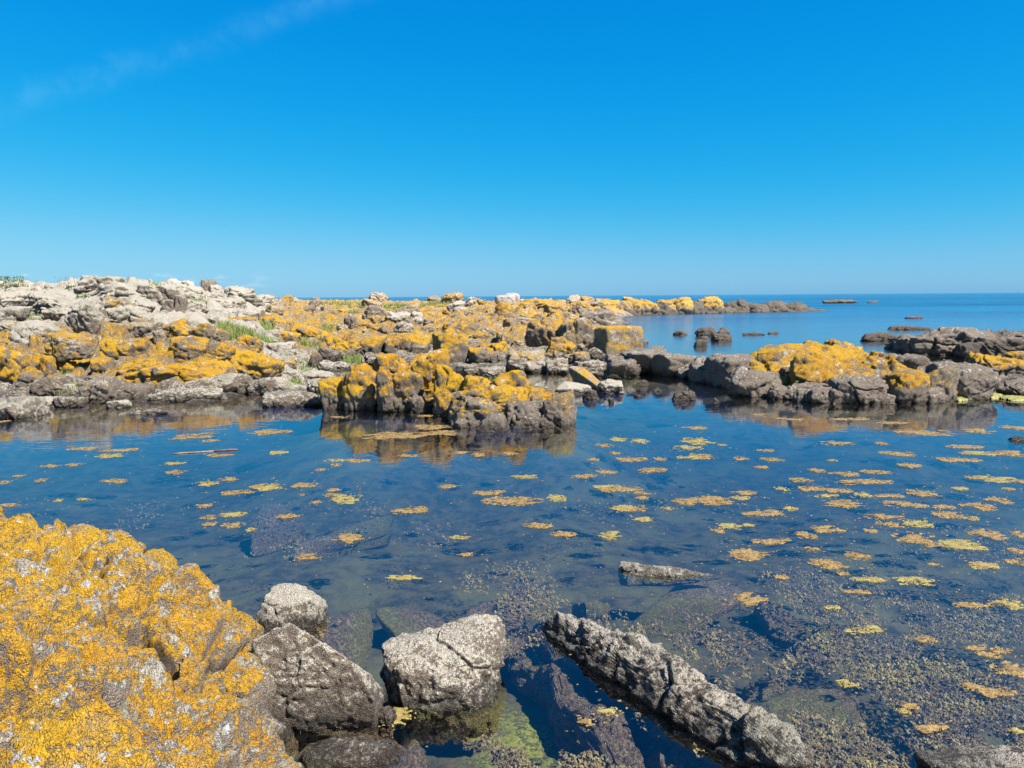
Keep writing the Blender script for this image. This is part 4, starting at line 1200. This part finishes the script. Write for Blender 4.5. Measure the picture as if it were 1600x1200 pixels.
for (x0, x1, y0, y1, cnt, (s0, s1), sep_, grp, lab, cat) in ZONES:
    got = []; items = []
    tries = 0
    while len(got) < cnt and tries < 4000:
        tries += 1
        px, py = rs.uniform(x0, x1), rs.uniform(y0, y1)
        if any((px - a_) ** 2 / 2.2 + (py - b_) ** 2 * 1.4 < sep_ ** 2 for a_, b_ in got):
            continue
        if (335 < px < 425 and 508 < py < 532) or (500 < px < 575 and 470 < py < 490):
            continue
        q = ray_ground(px, py)
        if q is None or q[2] < 0.03 or q[1] > 120:
            continue
        got.append((px, py))
        wpx = rs.uniform(s0, s1) * (1.0 if rs.rand() < .75 else .6)
        Wd = wpx / F * q[1]
        lic, pal, tid = zone(np.array([q[0]]), np.array([q[1]]))
        k = rs.randint(len(VAR) if wpx < 24 else 12)
        o = bpy.data.objects.new('stone' if cat == 'stone' else 'rock', VAR[k]); COL.objects.link(o)
        hh = Wd * rs.uniform(.45, .85)
        o.scale = (Wd, Wd * rs.uniform(.6, 1.0), hh)
        o.rotation_euler = (rs.uniform(-.35, .35), rs.uniform(-.45, .45), rs.uniform(0, 6.28))
        o.location = (q[0], q[1] + Wd * .3, q[2] + hh * rs.uniform(.05, .28))
        o['lichen'] = float(np.clip(lic[0] + rs.uniform(-.35, .2), 0, 1.05)); o['pale'] = float(np.clip(pal[0] + rs.uniform(-.2, .4), 0, 1.1))
        o['tide'] = float(tid[0]) if q[2] < .6 else T0
        tag(o, lab, cat, grp)
        items.append((o, px, py, wpx))
    distinguish(items, lab)

# ------------------------------------------------------------------ floating algae mats
def mat_shape(seed, n=34, holes=.5):
    rs = np.random.RandomState(seed)
    g = np.linspace(-1, 1, n)
    X_, Y_g = np.meshgrid(g, g)
    q = np.column_stack([X_.ravel(), Y_g.ravel(), np.full(n * n, seed * 3.1)])
    r = np.sqrt(q[:, 0] ** 2 + q[:, 1] ** 2)
    f = 0.62 - r + 0.6 * fbm(q * np.array([1.7, 3.2, 1]), 2, seed) + (.4 + holes) * 0.85 * fbm(q * np.array([4, 9.5, 1]), 3, seed + 5)
    f = np.where(r > .98, -1, f)
    z = 0.55 * np.sqrt(np.clip(f, 0, 1)) + 0.30 * np.clip(f + .3, 0, 1) * np.abs(fbm(q * 9, 2, seed + 3))
    i = np.arange(n * n).reshape(n, n)
    fc = np.stack([i[:-1, :-1], i[:-1, 1:], i[1:, 1:], i[1:, :-1]], -1).reshape(-1, 4)
    fc = fc[(f[fc] > 0).sum(1) >= 2]
    # bring the outermost vertices in and down to the water
    z = np.where(f <= 0, -0.35, z)
    xy = q[:, :2] * np.where(f <= 0, 1 + np.clip(f, -.25, 0) * .3, 1)[:, None]
    xy = xy + rs.uniform(-.4, .4, xy.shape) / n
    used = np.unique(fc); mp_ = -np.ones(n * n, int); mp_[used] = np.arange(len(used))
    return np.column_stack([xy, z])[used], mp_[fc]


MV = []
for k in range(16):
    v, f = mat_shape(30 + k, 30 if k < 12 else 16, .4 + .5 * (k % 3) / 2)
    MV.append((mesh_np('mat_shape', v, f, MAT_OCHRE), mesh_np('mat_shape', v, f, MAT_LIME)))

MR = [  # zoomed picture lists: origin x, origin y, scale, [(x, y, w, h)]
 (900, 600, 2.2857, [(425,158,75,14),(155,198,55,25,1),(100,220,55,12),(225,205,60,18,1),(435,205,100,25,1),(400,228,90,18,1),(450,258,70,25),(300,268,40,12),(198,270,95,20),(60,270,35,12),(138,248,35,10),(520,218,30,6),(930,212,100,18),(1090,213,40,16),(680,238,60,10),(590,268,45,12),(700,270,70,12),(660,298,45,12),(915,273,35,8),(1150,250,110,20),(1250,175,180,25),(1430,168,100,18),(1570,158,80,18),(1390,225,110,14),(1430,248,110,18,1),(1370,272,130,20),(1540,248,130,22),(1195,292,70,20),(860,310,50,14),(960,323,90,20),(1070,315,90,14),(1030,350,180,22),(805,345,70,18),(845,375,85,22),(735,375,40,18,1),(940,382,80,20),(1030,398,60,16,1),(895,400,80,10,1),(955,430,135,30),(1240,390,100,28),(1375,374,50,14,1),(1120,400,90,16),(1170,430,140,26),(1100,475,120,22),(1310,440,80,16),(1325,468,90,26),(1410,480,60,18),(1440,440,95,36),(1510,418,70,36),(1500,340,110,30,1),(1580,347,50,22),(1545,376,40,10),(1225,500,90,28,1),(1125,503,90,20),(1415,335,40,12),(665,463,130,26),(770,447,50,14,1),(820,541,65,34),(900,522,100,30),(700,562,140,24),(612,610,125,44),(890,645,100,34),(1005,613,75,28),(1225,558,140,56),(1470,540,100,46),(1360,570,150,30,1),(1590,540,50,32),(1575,598,50,30),(1580,638,70,32),(1455,652,100,24,1),(840,590,50,18),(545,510,80,26,1),(507,527,40,20),(615,505,35,12,1),(485,408,80,14),(490,425,70,18),(395,425,60,16),(600,390,80,18),(590,408,60,16,1),(110,367,90,12,1),(105,315,70,12),(235,390,50,12),(235,408,45,12),(168,445,80,26,1),(325,445,40,12),(120,540,70,30,1),(50,327,50,10),(1055,525,45,16)]),
 (1000, 850, 2.6667, [(450,45,140,50),(905,50,90,28),(785,85,130,40),(590,140,55,22),(465,235,120,60),(905,200,100,20),(910,148,60,16,1),(980,150,90,24,1),(1140,158,150,44,1),(1530,255,130,50,1),(1380,255,140,22),(930,360,145,36,1),(1190,398,70,36),(1460,465,90,34),(1400,435,90,24),(1505,445,80,26),(1560,525,170,60),(1380,598,80,36),(1490,620,140,50),(1130,675,70,34),(1100,700,50,26,1),(860,582,80,40,1),(1220,770,130,40),(1570,780,70,28,1),(1430,90,120,26),(1350,15,160,22,1),(800,265,60,18,1),(845,125,45,16),(1220,85,40,12)]),
 (0, 660, 2.8571, [(860,65,160,30),(940,82,80,12),(370,118,110,18),(530,125,140,16),(495,150,110,20,1),(230,195,80,14),(330,190,60,14),(780,183,75,14,1),(790,222,80,22),(510,262,120,20),(20,268,50,18),(1020,255,80,20),(920,275,90,22,1),(1060,315,130,22),(1200,290,110,34,1),(1145,285,50,16),(1360,282,95,28),(1490,302,60,14),(1545,345,120,50,1),(1490,325,70,16),(1410,357,40,14),(1350,324,25,12),(985,147,110,14),(1245,135,70,20,1),(1500,170,90,14,1),(1500,190,40,12),(1430,212,40,10),(1180,45,120,28),(1260,43,80,16),(905,375,65,22),(930,425,70,22),(1040,412,100,22,1),(940,455,60,18),(1040,460,95,26),(1120,480,40,14,1),(1285,420,90,18),(1550,520,120,46),(1380,600,95,30),(260,350,40,12,1),(370,343,50,10,1),(40,370,90,18),(185,260,50,14),(85,240,45,10)]),
 (0, 0, 1, [(800,783,80,14),(870,779,26,12,1),(765,770,50,8),(970,765,60,10),(985,795,50,12),(1100,783,80,12),(640,798,50,12),(676,667,50,10),(618,681,90,11),(690,677,44,10),(796,709,26,6),(748,711,20,6),(722,707,22,4),(615,1120,60,30,1),(917,1128,26,15),(952,1113,34,14,1),(632,903,48,7,1),(728,867,24,6),(890,994,18,9),(840,822,40,8),(720,840,30,6,1),(880,835,36,8),(1005,812,30,8,1),(700,760,28,6),(820,745,36,6,1),(905,745,26,6),(560,720,36,6),(640,712,30,5),(1020,735,40,7),(1080,715,40,6,1),(530,652,26,3),(665,650,20,3),(1185,648,16,3),(1235,655,40,4),(1330,655,60,5),(1395,661,40,4)]),
]
mats = []
rs = np.random.RandomState(9)
for ox, oy, sc, L_ in MR:
    for it in L_:
        x_, y_, w_, h_ = [c_ / sc for c_ in it[:4]]
        px, py = ox + x_, oy + y_
        a_ = at_z(px, py + h_ / 2, 0); b_ = at_z(px, py - h_ / 2, 0)
        c_ = (a_ + b_) / 2
        Wd = w_ / F * c_[1]; Dp = b_[1] - a_[1]
        green = len(it) > 4
        big_ = w_ > 14
        k = rs.randint(12) if big_ else 12 + rs.randint(4)
        o = bpy.data.objects.new('algae_mat', MV[k][1 if green else 0]); COL.objects.link(o)
        o.scale = (Wd * .70, min(Dp, Wd * 1.6) * .60, 0.010)
        o.rotation_euler = (0, 0, rs.uniform(-.25, .25) + (math.pi if rs.rand() < .5 else 0))
        o.location = (c_[0], c_[1], 0.005)
        mats.append((o, px, py, w_ * h_, green))
AREAS = [
    ('left part of the pool', lambda x, y: x < 330), ('pool between stick and island', lambda x, y: x < 500 and y < 720),
    ('pool left of its middle', lambda x, y: x < 560), ('reflection of the rocky island', lambda x, y: x < 900 and y < 730),
    ('shallows around the lone boulder', lambda x, y: x < 1000 and y > 850), ('middle of the pool', lambda x, y: x < 900),
    ('water right of the island', lambda x, y: x < 1130 and y < 760), ('water beyond the pale topped rock', lambda x, y: x < 1160),
    ('water before the orange outcrop', lambda x, y: y < 700), ('upper right of the pool', lambda x, y: y < 760),
    ('dense drift on the right', lambda x, y: y < 850), ('seaweed right of the long rock', lambda x, y: x < 1420), ('lower right corner of the pool', lambda x, y: True)]
bins = {}
for o, px, py, s_, green in mats:
    for nm, fn in AREAS:
        if fn(px, py):
            break
    bins.setdefault((nm, green), []).append((o, px, py, s_))
for (nm, green), its in bins.items():
    c_ = 'lime' if green else 'ochre'
    prep = 'in the ' if not nm.startswith('water around') else 'in the '
    ph = c_ + ' algae mat ' + prep + nm
    for it in its:
        tag(it[0], ph, 'algae mat', c_ + ' algae mats in the ' + nm if len(its) > 1 else None)
    distinguish(its, ph, rows=True)


def stuff_cards(name, pos, maker, mat, label, cat=None, kind='stuff'):
    V, Fc = [], []
    n = 0
    for p_ in pos:
        v, f = maker(p_)
        V.append(v); Fc.append(f + n); n += len(v)
    me = mesh_np(name, np.vstack(V), np.vstack(Fc), mat, smooth=False)
    o = link(name, me)
    tag(o, label, cat, kind=kind)
    return o


# crumbs of algae drifting round the mats
rs = np.random.RandomState(21)
cp = []
for o, px, py, s_, green in mats:
    for _ in range(int(4 + s_ / 60)):
        cp.append((o.location.x + rs.normal() * o.scale[0] * 1.1, o.location.y + rs.normal() * o.scale[1] * 1.3, rs.uniform(.003, .012) * (.6 + o.location.y / 16)))
for _ in range(1100):
    px, py = rs.uniform(250, 1640), rs.uniform(700, 1100)
    if rs.rand() < .5 and px < 900: continue
    q = at_z(px, py, 0)
    cp.append((q[0], q[1], rs.uniform(.002, .007)))


def crumb(p_):
    n = 6
    a_ = np.sort(rs.uniform(0, 6.28, n)); r_ = p_[2] * rs.uniform(.6, 1.4, n)
    v = np.column_stack([p_[0] + np.cos(a_) * r_ * 1.5, p_[1] + np.sin(a_) * r_, np.full(n, .0005)])
    v = np.vstack([v, [p_[0], p_[1], .006]])
    return v, np.array([[i, (i + 1) % n, n] for i in range(n)])


stuff_cards('algae_crumbs', cp, crumb, MAT_OCHRE, 'small ochre crumbs of algae drifting between the mats')

# ------------------------------------------------------------------ seaweed just under the surface
rs = np.random.RandomState(4)
N = 60000
px = rs.uniform(-40, 1680, N); py = 780 + 450 * rs.uniform(0, 1, N) ** .8
v3 = np.array([at_z(a_, b_, -.06) for a_, b_ in zip(px, py)])
den = fbm(np.column_stack([v3[:, 0] * 1.1, v3[:, 1] * 1.1, np.zeros(N)]), 4, 91)
bias = 0.02 + 0.22 * sstep(px, 950, 1250) - 0.25 * (sstep(-px, -420, -250)) - .25 * sstep(py, 960, 1060) * sstep(-px, -1180, -1000) + .05 * sstep(-py, -900, -820)
sel = (den * 1.7 + .75 * fbm(v3 * 4.5, 3, 15) + bias - .16 * sstep(py, 1040, 1120) * sstep(px, 1080, 1200) + rs.uniform(-.05, .05, N)) > 0.38
v3 = v3[sel][:14000]


def tuft(p_):
    n = rs.randint(4, 7)
    V, Fc = [], []
    z0 = rs.uniform(-.10, -.03)
    L_ = rs.uniform(.010, .030)
    for i in range(n):
        a_ = rs.uniform(0, 6.28); l_ = L_ * rs.uniform(.6, 1.3); w_ = rs.uniform(.002, .0055)
        dx, dy = math.cos(a_) * l_, math.sin(a_) * l_
        ox_, oy_ = -math.sin(a_) * w_, math.cos(a_) * w_
        m_ = rs.uniform(-.3, .3) * l_
        zt = min(z0 + rs.uniform(-.01, .012), -.012)
        b0 = len(V)
        V += [(p_[0] - ox_, p_[1] - oy_, z0), (p_[0] + ox_, p_[1] + oy_, z0),
              (p_[0] + dx * .5 + m_ * .5 + ox_ * 1.4, p_[1] + dy * .5 + oy_ * 1.4, (z0 + zt) / 2 + .008), (p_[0] + dx * .5 + m_ * .5 - ox_ * 1.4, p_[1] + dy * .5 - oy_ * 1.4, (z0 + zt) / 2 + .008),
              (p_[0] + dx, p_[1] + dy, zt)]
        Fc += [(b0, b0 + 1, b0 + 2), (b0, b0 + 2, b0 + 3), (b0 + 3, b0 + 2, b0 + 4)]
    return np.array(V), np.array(Fc)


stuff_cards('seaweed', v3, tuft, MAT_WEED, 'brown and yellow seaweed fronds just below the surface of the pool')

# ------------------------------------------------------------------ grass and plants
def grass(spots, n, h0, h1, label, mat=MAT_GRASS, name='grass', tall=1.0):
    P_ = []
    for x0, x1, y0, y1 in spots:
        for _ in range(n):
            q = ray_ground(rs.uniform(x0, x1), rs.uniform(y0, y1))
            if q is None or q[1] > 130: continue
            k_ = max(q[1] / 26, .6)
            P_.append((q[0] + rs.normal() * .05, q[1] + rs.normal() * .3, q[2] + .02, rs.uniform(h0, h1) * k_, k_))

    def blade(p_):
        a_ = rs.uniform(0, 6.28); w_ = .010 * p_[4]; b_ = rs.uniform(.1, .45) * p_[3]; c_ = rs.uniform(0, 6.28)
        ox_, oy_ = math.cos(a_) * w_, math.sin(a_) * w_
        bx, by = math.cos(c_) * b_, math.sin(c_) * b_
        V = [(p_[0] - ox_, p_[1] - oy_, p_[2] - .15), (p_[0] + ox_, p_[1] + oy_, p_[2] - .15), (p_[0] + ox_ * .8 + bx * .35, p_[1] + oy_ * .8 + by * .35, p_[2] + p_[3] * .6),
             (p_[0] - ox_ * .8 + bx * .35, p_[1] - oy_ * .8 + by * .35, p_[2] + p_[3] * .6), (p_[0] + bx, p_[1] + by, p_[2] + p_[3])]
        return np.array(V), np.array([(0, 1, 2), (0, 2, 3), (3, 2, 4)])
    if P_:
        return stuff_cards(name, P_, blade, mat, label)


grass([(340, 425, 512, 531)], 3600, .14, .36, 'green grass between the orange ledge and the orange wedge')
grass([(400, 432, 530, 545), (462, 502, 527, 546)], 900, .12, .30, 'grass beside the large slanted yellow block')
grass([(425, 492, 562, 588), (448, 466, 594, 606), (540, 560, 560, 568)], 500, .08, .24, 'grass tufts among the grey stones left of the island')
grass([(498, 580, 474, 487), (600, 642, 478, 489), (655, 705, 474, 484), (545, 570, 484, 492)], 1100, .05, .14, 'far meadow grass behind the stony field')
grass([(492, 525, 494, 503), (504, 524, 512, 520)], 260, .08, .2, 'thin grass in front of the far orange stones')
grass([(-10, 26, 505, 522), (36, 56, 494, 502), (24, 36, 548, 562)], 500, .1, .25, 'short grass beside the round whitish boulder')
grass([(106, 124, 580, 616)], 500, .08, .2, 'bright green growth along the trickle by the log')
grass([(104, 142, 462, 476), (140, 150, 447, 456), (296, 318, 466, 482), (232, 248, 444, 480)], 500, .08, .26, 'green herbs growing in the clefts of the pale hill')
grass([(760, 782, 584, 592), (645, 660, 584, 590)], 160, .05, .12, 'little green tuft on the rocks behind the island')


def flower(p_):
    r_ = .022 * p_[1] / 26
    V = [(p_[0] + math.cos(a_) * r_, p_[1], p_[2] + math.sin(a_) * r_) for a_ in (0, 1.57, 3.14, 4.71)]
    return np.array(V), np.array([(0, 1, 2), (0, 2, 3)])


MAT_FLOWER = simple('yellow_petal', (0.62, 0.55, 0.10), (0.72, 0.66, 0.20), 8, 0.7, 0.0)
fp = []
for _ in range(420):
    q = ray_ground(rs.uniform(345, 424), rs.uniform(512, 526))
    if q is not None: fp.append((q[0], q[1], q[2] + rs.uniform(.12, .3)))
stuff_cards('yellow_flowers', fp, flower, MAT_FLOWER, 'tiny pale yellow flowers dotted over the green grass')


def leafy(name, px, py, wpx, hpx, d_, label, nl=420, stalk=3, cat='shrub'):
    q = at_d(px, py, d_)
    W_m = wpx / F * d_; H_m = hpx / F * d_
    r = bpy.data.objects.new(name, None); COL.objects.link(r); r.location = q
    tag(r, label, cat)
    V, Fc = [], []
    for i in range(nl):
        st = rs.randint(7)
        cx_ = (st / 6 - .5) * W_m + rs.normal() * W_m * .07
        top_ = H_m * (.45 + .55 * abs(math.sin(st * 2.1 + 1)))
        z_ = rs.uniform(0, top_); s_ = rs.uniform(.03, .07)
        c_ = np.array([cx_ * (1 - .3 * z_ / H_m), rs.normal() * .15, z_])
        a_ = rs.normal(size=3); a_ /= np.linalg.norm(a_); b_ = np.cross(a_, rs.normal(size=3)); b_ /= np.linalg.norm(b_)
        n_ = len(V)
        V += [c_ - a_ * s_, c_ + b_ * s_ * .5, c_ + a_ * s_, c_ - b_ * s_ * .5]
        Fc += [(n_, n_ + 1, n_ + 2, n_ + 3)]
    lf = link('leaves', mesh_np('leaves', np.array(V), np.array(Fc), MAT_LEAF, smooth=False), r)
    bm = bmesh.new()
    for i in range(7 + stalk):
        cx_ = (min(i, 6) / 6 - .5) * W_m; tp = H_m * (.5 + .5 * abs(math.sin(min(i, 6) * 2.1 + 1)))
        bmesh.ops.create_cone(bm, segments=5, radius1=.014, radius2=.006, depth=tp, cap_ends=True,
                              matrix=Matrix.Translation((cx_ * .85, rs.normal() * .05, tp / 2)) @ Matrix.Rotation(rs.normal() * .12, 4, 'Y'))
    me = bpy.data.meshes.new('stems'); bm.to_mesh(me); bm.free(); me.materials.append(MAT_STRAW)
    link('stems', me, r)
    return r


leafy('shrub', 16, 455, 46, 24, 34, 'green leafy shrub on the skyline at the far left')
leafy('shrub', 112, 452, 18, 6, 35, 'low green bush just left of the layered summit', nl=160)
leafy('shrub', 126, 474, 30, 12, 29, 'yellow green bush in the cleft below the layered summit', nl=320)


def dry_stalks(px, py, wpx, hpx, d_, n, label):
    q = at_d(px, py, d_); W_m = wpx / F * d_; H_m = hpx / F * d_
    bm = bmesh.new()
    for i in range(n):
        h_ = H_m * rs.uniform(.4, 1.0); x_ = rs.uniform(-.5, .5) * W_m; t_ = rs.normal() * .35
        bmesh.ops.create_cone(bm, segments=4, radius1=.007, radius2=.004, depth=h_, cap_ends=False,
                              matrix=Matrix.Translation((x_, rs.normal() * .1, 0)) @ Matrix.Rotation(t_, 4, 'Y') @ Matrix.Translation((0, 0, h_ / 2)))
        for k in range(4):
            top = Matrix.Translation((x_, 0, 0)) @ Matrix.Rotation(t_, 4, 'Y') @ Matrix.Translation((0, 0, h_ * (1 - .06 * k)))
            bmesh.ops.create_cone(bm, segments=4, radius1=.012, radius2=.0, depth=.05, matrix=top @ Matrix.Rotation(rs.normal(), 4, 'X'))
    me = bpy.data.meshes.new('stalks'); bm.to_mesh(me); bm.free(); me.materials.append(MAT_STRAW)
    o = bpy.data.objects.new('dry_weed', None); COL.objects.link(o); o.location = q
    link('stalks', me, o, kind='stuff')
    tag(o, label, 'weed')


dry_stalks(98, 450, 44, 20, 35, 16, 'thin dry weed stalks against the sky left of the layered summit')
dry_stalks(30, 450, 50, 16, 36, 12, 'thin dry stalks rising beside the skyline shrub')
dry_stalks(300, 448, 90, 14, 37, 14, 'sparse dry stalks behind the skyline boulders')

# shore algae along the rock shelf and under the right outcrop
for k, (x_, y_, w_, h_, lab) in enumerate([
    (965, 577, 26, 6, 'yellow green algae patch at the left end of the rock shelf waterline'), (1000, 580, 40, 6, 'yellow green algae patch in the middle of the rock shelf waterline'),
    (1050, 581, 60, 5, 'long yellow green algae strip along the rock shelf'), (1100, 578, 44, 5, 'pale algae strip where the shelf meets the right outcrop'),
    (1485, 622, 40, 9, 'yellow green algae at the foot of the right outcrop'), (1530, 616, 60, 9, 'wide pale green algae shelf at the right outcrop'), (1580, 622, 60, 9, 'pale green algae shelf running out at the right edge')]):
    a_ = at_z(x_, y_ + h_ / 2, 0); b_ = at_z(x_, y_ - h_ / 2, 0)
    o = bpy.data.objects.new('shore_algae', mesh_np('shore_algae', MV[k][0].vertices and np.array([v_.co[:] for v_ in MV[k][0].vertices]), np.array([p_.vertices[:] for p_ in MV[k][0].polygons]), MAT_SLIME)); COL.objects.link(o)
    c_ = (a_ + b_) / 2
    o.scale = (w_ / F * c_[1] * .75, (b_[1] - a_[1]) * .75, .09); o.location = (c_[0], c_[1], .03)
    tag(o, lab, 'algae')

# ------------------------------------------------------------------ driftwood
def tube(pts_, radii, seg=14, noise=.0, seed=0):
    pts_ = [Vector(p_) for p_ in pts_]; V, Fc = [], []
    for i, p_ in enumerate(pts_):
        d_ = (pts_[min(i + 1, len(pts_) - 1)] - pts_[max(i - 1, 0)]).normalized()
        s_ = d_.cross(Vector((0, 0, 1))).normalized(); u_ = s_.cross(d_)
        for k in range(seg):
            a_ = 6.28318 * k / seg
            r_ = radii[i] * (1 + noise * math.sin(k * 2.3 + i * .9 + seed) + noise * .6 * math.sin(k * 5.1 - i * 1.7))
            V.append(p_ + s_ * math.cos(a_) * r_ + u_ * math.sin(a_) * r_)
    for i in range(len(pts_) - 1):
        for k in range(seg):
            Fc.append((i * seg + k, i * seg + (k + 1) % seg, (i + 1) * seg + (k + 1) % seg, (i + 1) * seg + k))
    me = bpy.data.meshes.new('tube')
    me.from_pydata([v_[:] for v_ in V], [], Fc + [tuple(range(seg))[::-1], tuple(range((len(pts_) - 1) * seg, len(pts_) * seg))])
    for p_ in me.polygons: p_.use_smooth = len(p_.vertices) == 4
    return me


a_ = Vector(at_z(-60, 619, .13)); b_ = Vector(at_z(36, 619, .14))
lg = bpy.data.objects.new('driftwood_log', None); COL.objects.link(lg); lg.location = (a_ + b_) / 2
tag(lg, 'smooth brown driftwood log lying at the left edge of the shore', 'log')
pp = [a_.lerp(b_, i / 10) - lg.location + Vector((0, 0, .01 * math.sin(i))) for i in range(11)]
me = tube(pp, [.125] * 9 + [.118, .105], 20, .04); me.materials.append(MAT_LOG); link('trunk', me, lg)
me = tube([pp[-1] - Vector((.02, 0, 0)), pp[-1] + Vector((.03, 0, 0)), pp[-1] + Vector((.06, 0, .01))], [.10, .09, .04], 16, .12); me.materials.append(simple('broken_wood_end', (.20, .11, .08), (.30, .18, .13), 20, .9, .5))
link('broken_end', me, lg)
a_ = Vector(at_z(270, 709, .008)); b_ = Vector(at_z(372, 702, .012))
st = bpy.data.objects.new('floating_stick', None); COL.objects.link(st); st.location = (a_ + b_) / 2
tag(st, 'long pale stick floating on the pool left of the island', 'stick')
pp = [a_.lerp(b_, i / 8) - st.location + Vector((0, .015 * math.sin(i * 1.3), 0)) for i in range(9)]
me = tube(pp[:6], [.009, .012, .011, .012, .010, .009], 8, .2); me.materials.append(MAT_STICK); link('bare_wood', me, st)
me = tube(pp[5:], [.012, .014, .017, .012], 8, .2); me.materials.append(simple('red_bark', (.16, .08, .06), (.24, .13, .09), 12, .8, .3)); link('bark_end', me, st)
a_ = Vector(at_z(-10, 660, .006)); b_ = Vector(at_z(18, 657, .006))
me = tube([a_ - a_, (b_ - a_) * .5 + Vector((0, .02, 0)), b_ - a_], [.012, .014, .008], 8, .1); me.materials.append(MAT_OCHRE)
o = link('floating_stick', me); o.location = a_; tag(o, 'short yellow stick floating under the big left edge boulder', 'stick')

# ------------------------------------------------------------------ gulls
def ellip(cx_, cy_, cz_, rx, ry_, rz_, taper=0.0, lv=3):
    v, f = ico(lv)
    v = v.copy() * np.array([rx, ry_, rz_])
    k = 1 - taper * v[:, 0] / rx
    v[:, 1] *= k; v[:, 2] *= k
    return v + np.array([cx_, cy_, cz_]), f


def gull(pos, label, s=1.0, grp=None, face=1):
    r = bpy.data.objects.new('gull', None); COL.objects.link(r); r.location = pos; r.scale = (s * face, s, s)
    tag(r, label, 'gull', grp)
    v1, f1 = ellip(0, 0, .22, .24, .10, .10, -.35); v2, f2 = ellip(.20, 0, .36, .065, .06, .06); v3_, f3 = ellip(.15, 0, .29, .06, .055, .12)
    link('body', mesh_np('body', np.vstack([v1, v3_, v2]), np.vstack([f1, f3 + len(v1), f2 + len(v1) + len(v3_)]), MAT_FEATHER), r)
    for s_ in (-1, 1):
        v, f = ellip(-.06, s_ * .085, .25, .25, .025, .075, .5); link('wing', mesh_np('wing', v, f, MAT_GREYF), r)
        me = tube([(.03, s_ * .04, 0), (.02, s_ * .04, .14)], [.009, .009], 6); me.materials.append(MAT_BILL); link('leg', me, r)
    me = tube([(.25, 0, .36), (.29, 0, .355), (.32, 0, .345)], [.017, .014, .004], 6); me.materials.append(MAT_BILL); link('bill', me, r)
    v, f = ellip(-.30, 0, .22, .10, .05, .02); link('tail', mesh_np('tail', v, f, MAT_FEATHER), r)


DG = bpy.context.evaluated_depsgraph_get


def drop_to(px, py, d_):
    """stand something on whatever rock is seen at that place"""
    bpy.context.view_layer.update()
    v = Vector(pdir(px, py)).normalized()
    hit, loc, n_, i_, ob, m_ = SC.ray_cast(DG(), Vector(CAMP), v)
    return loc if hit and loc.y < 300 else Vector(at_d(px, py, d_))


g1 = drop_to(734, 469, 62); gull(g1 + Vector((0, 0, -.02)), 'white gull standing on the pale pyramid stone near the skyline', 1.25 * g1.y / 108)
g2 = drop_to(746, 470, 64); gull(g2, 'second white gull right of the one on the pyramid stone', .6 * g2.y / 100, face=-1)
g3 = drop_to(757, 470.5, 64); gull(g3, 'white gull nearest to the white stone block', .5 * g3.y / 100)

# ------------------------------------------------------------------ a ship far out on the horizon
q = at_d(592, 463.6, 4200); q[2] = 0
sh = bpy.data.objects.new('ship', None); COL.objects.link(sh); sh.location = q
tag(sh, 'tiny dark ship with a tall mast on the horizon left of the middle', 'ship')
def bxm(x0, x1, y0, y1, z0, z1, tp=1.0):
    v = [(x0 * tp, y0, z0), (x1 * tp, y0, z0), (x1 * tp, y1, z0), (x0 * tp, y1, z0), (x0, y0, z1), (x1, y0, z1), (x1, y1, z1), (x0, y1, z1)]
    return np.array(v, float), np.array([(0, 3, 2, 1), (4, 5, 6, 7), (0, 1, 5, 4), (1, 2, 6, 5), (2, 3, 7, 6), (3, 0, 4, 7)])
for nm, b_ in (('hull', (-6, 6, -2, 2, -.5, 2.6, .8)), ('cabin', (-3, 1, -1.4, 1.4, 2.61, 5.5)), ('mast', (-.35, .35, -.35, .35, 5.51, 17)), ('boom', (.36, 5, -.25, .25, 7, 7.6))):
    v, f = bxm(*b_); link(nm, mesh_np(nm, v, f, MAT_DARK, False), sh)
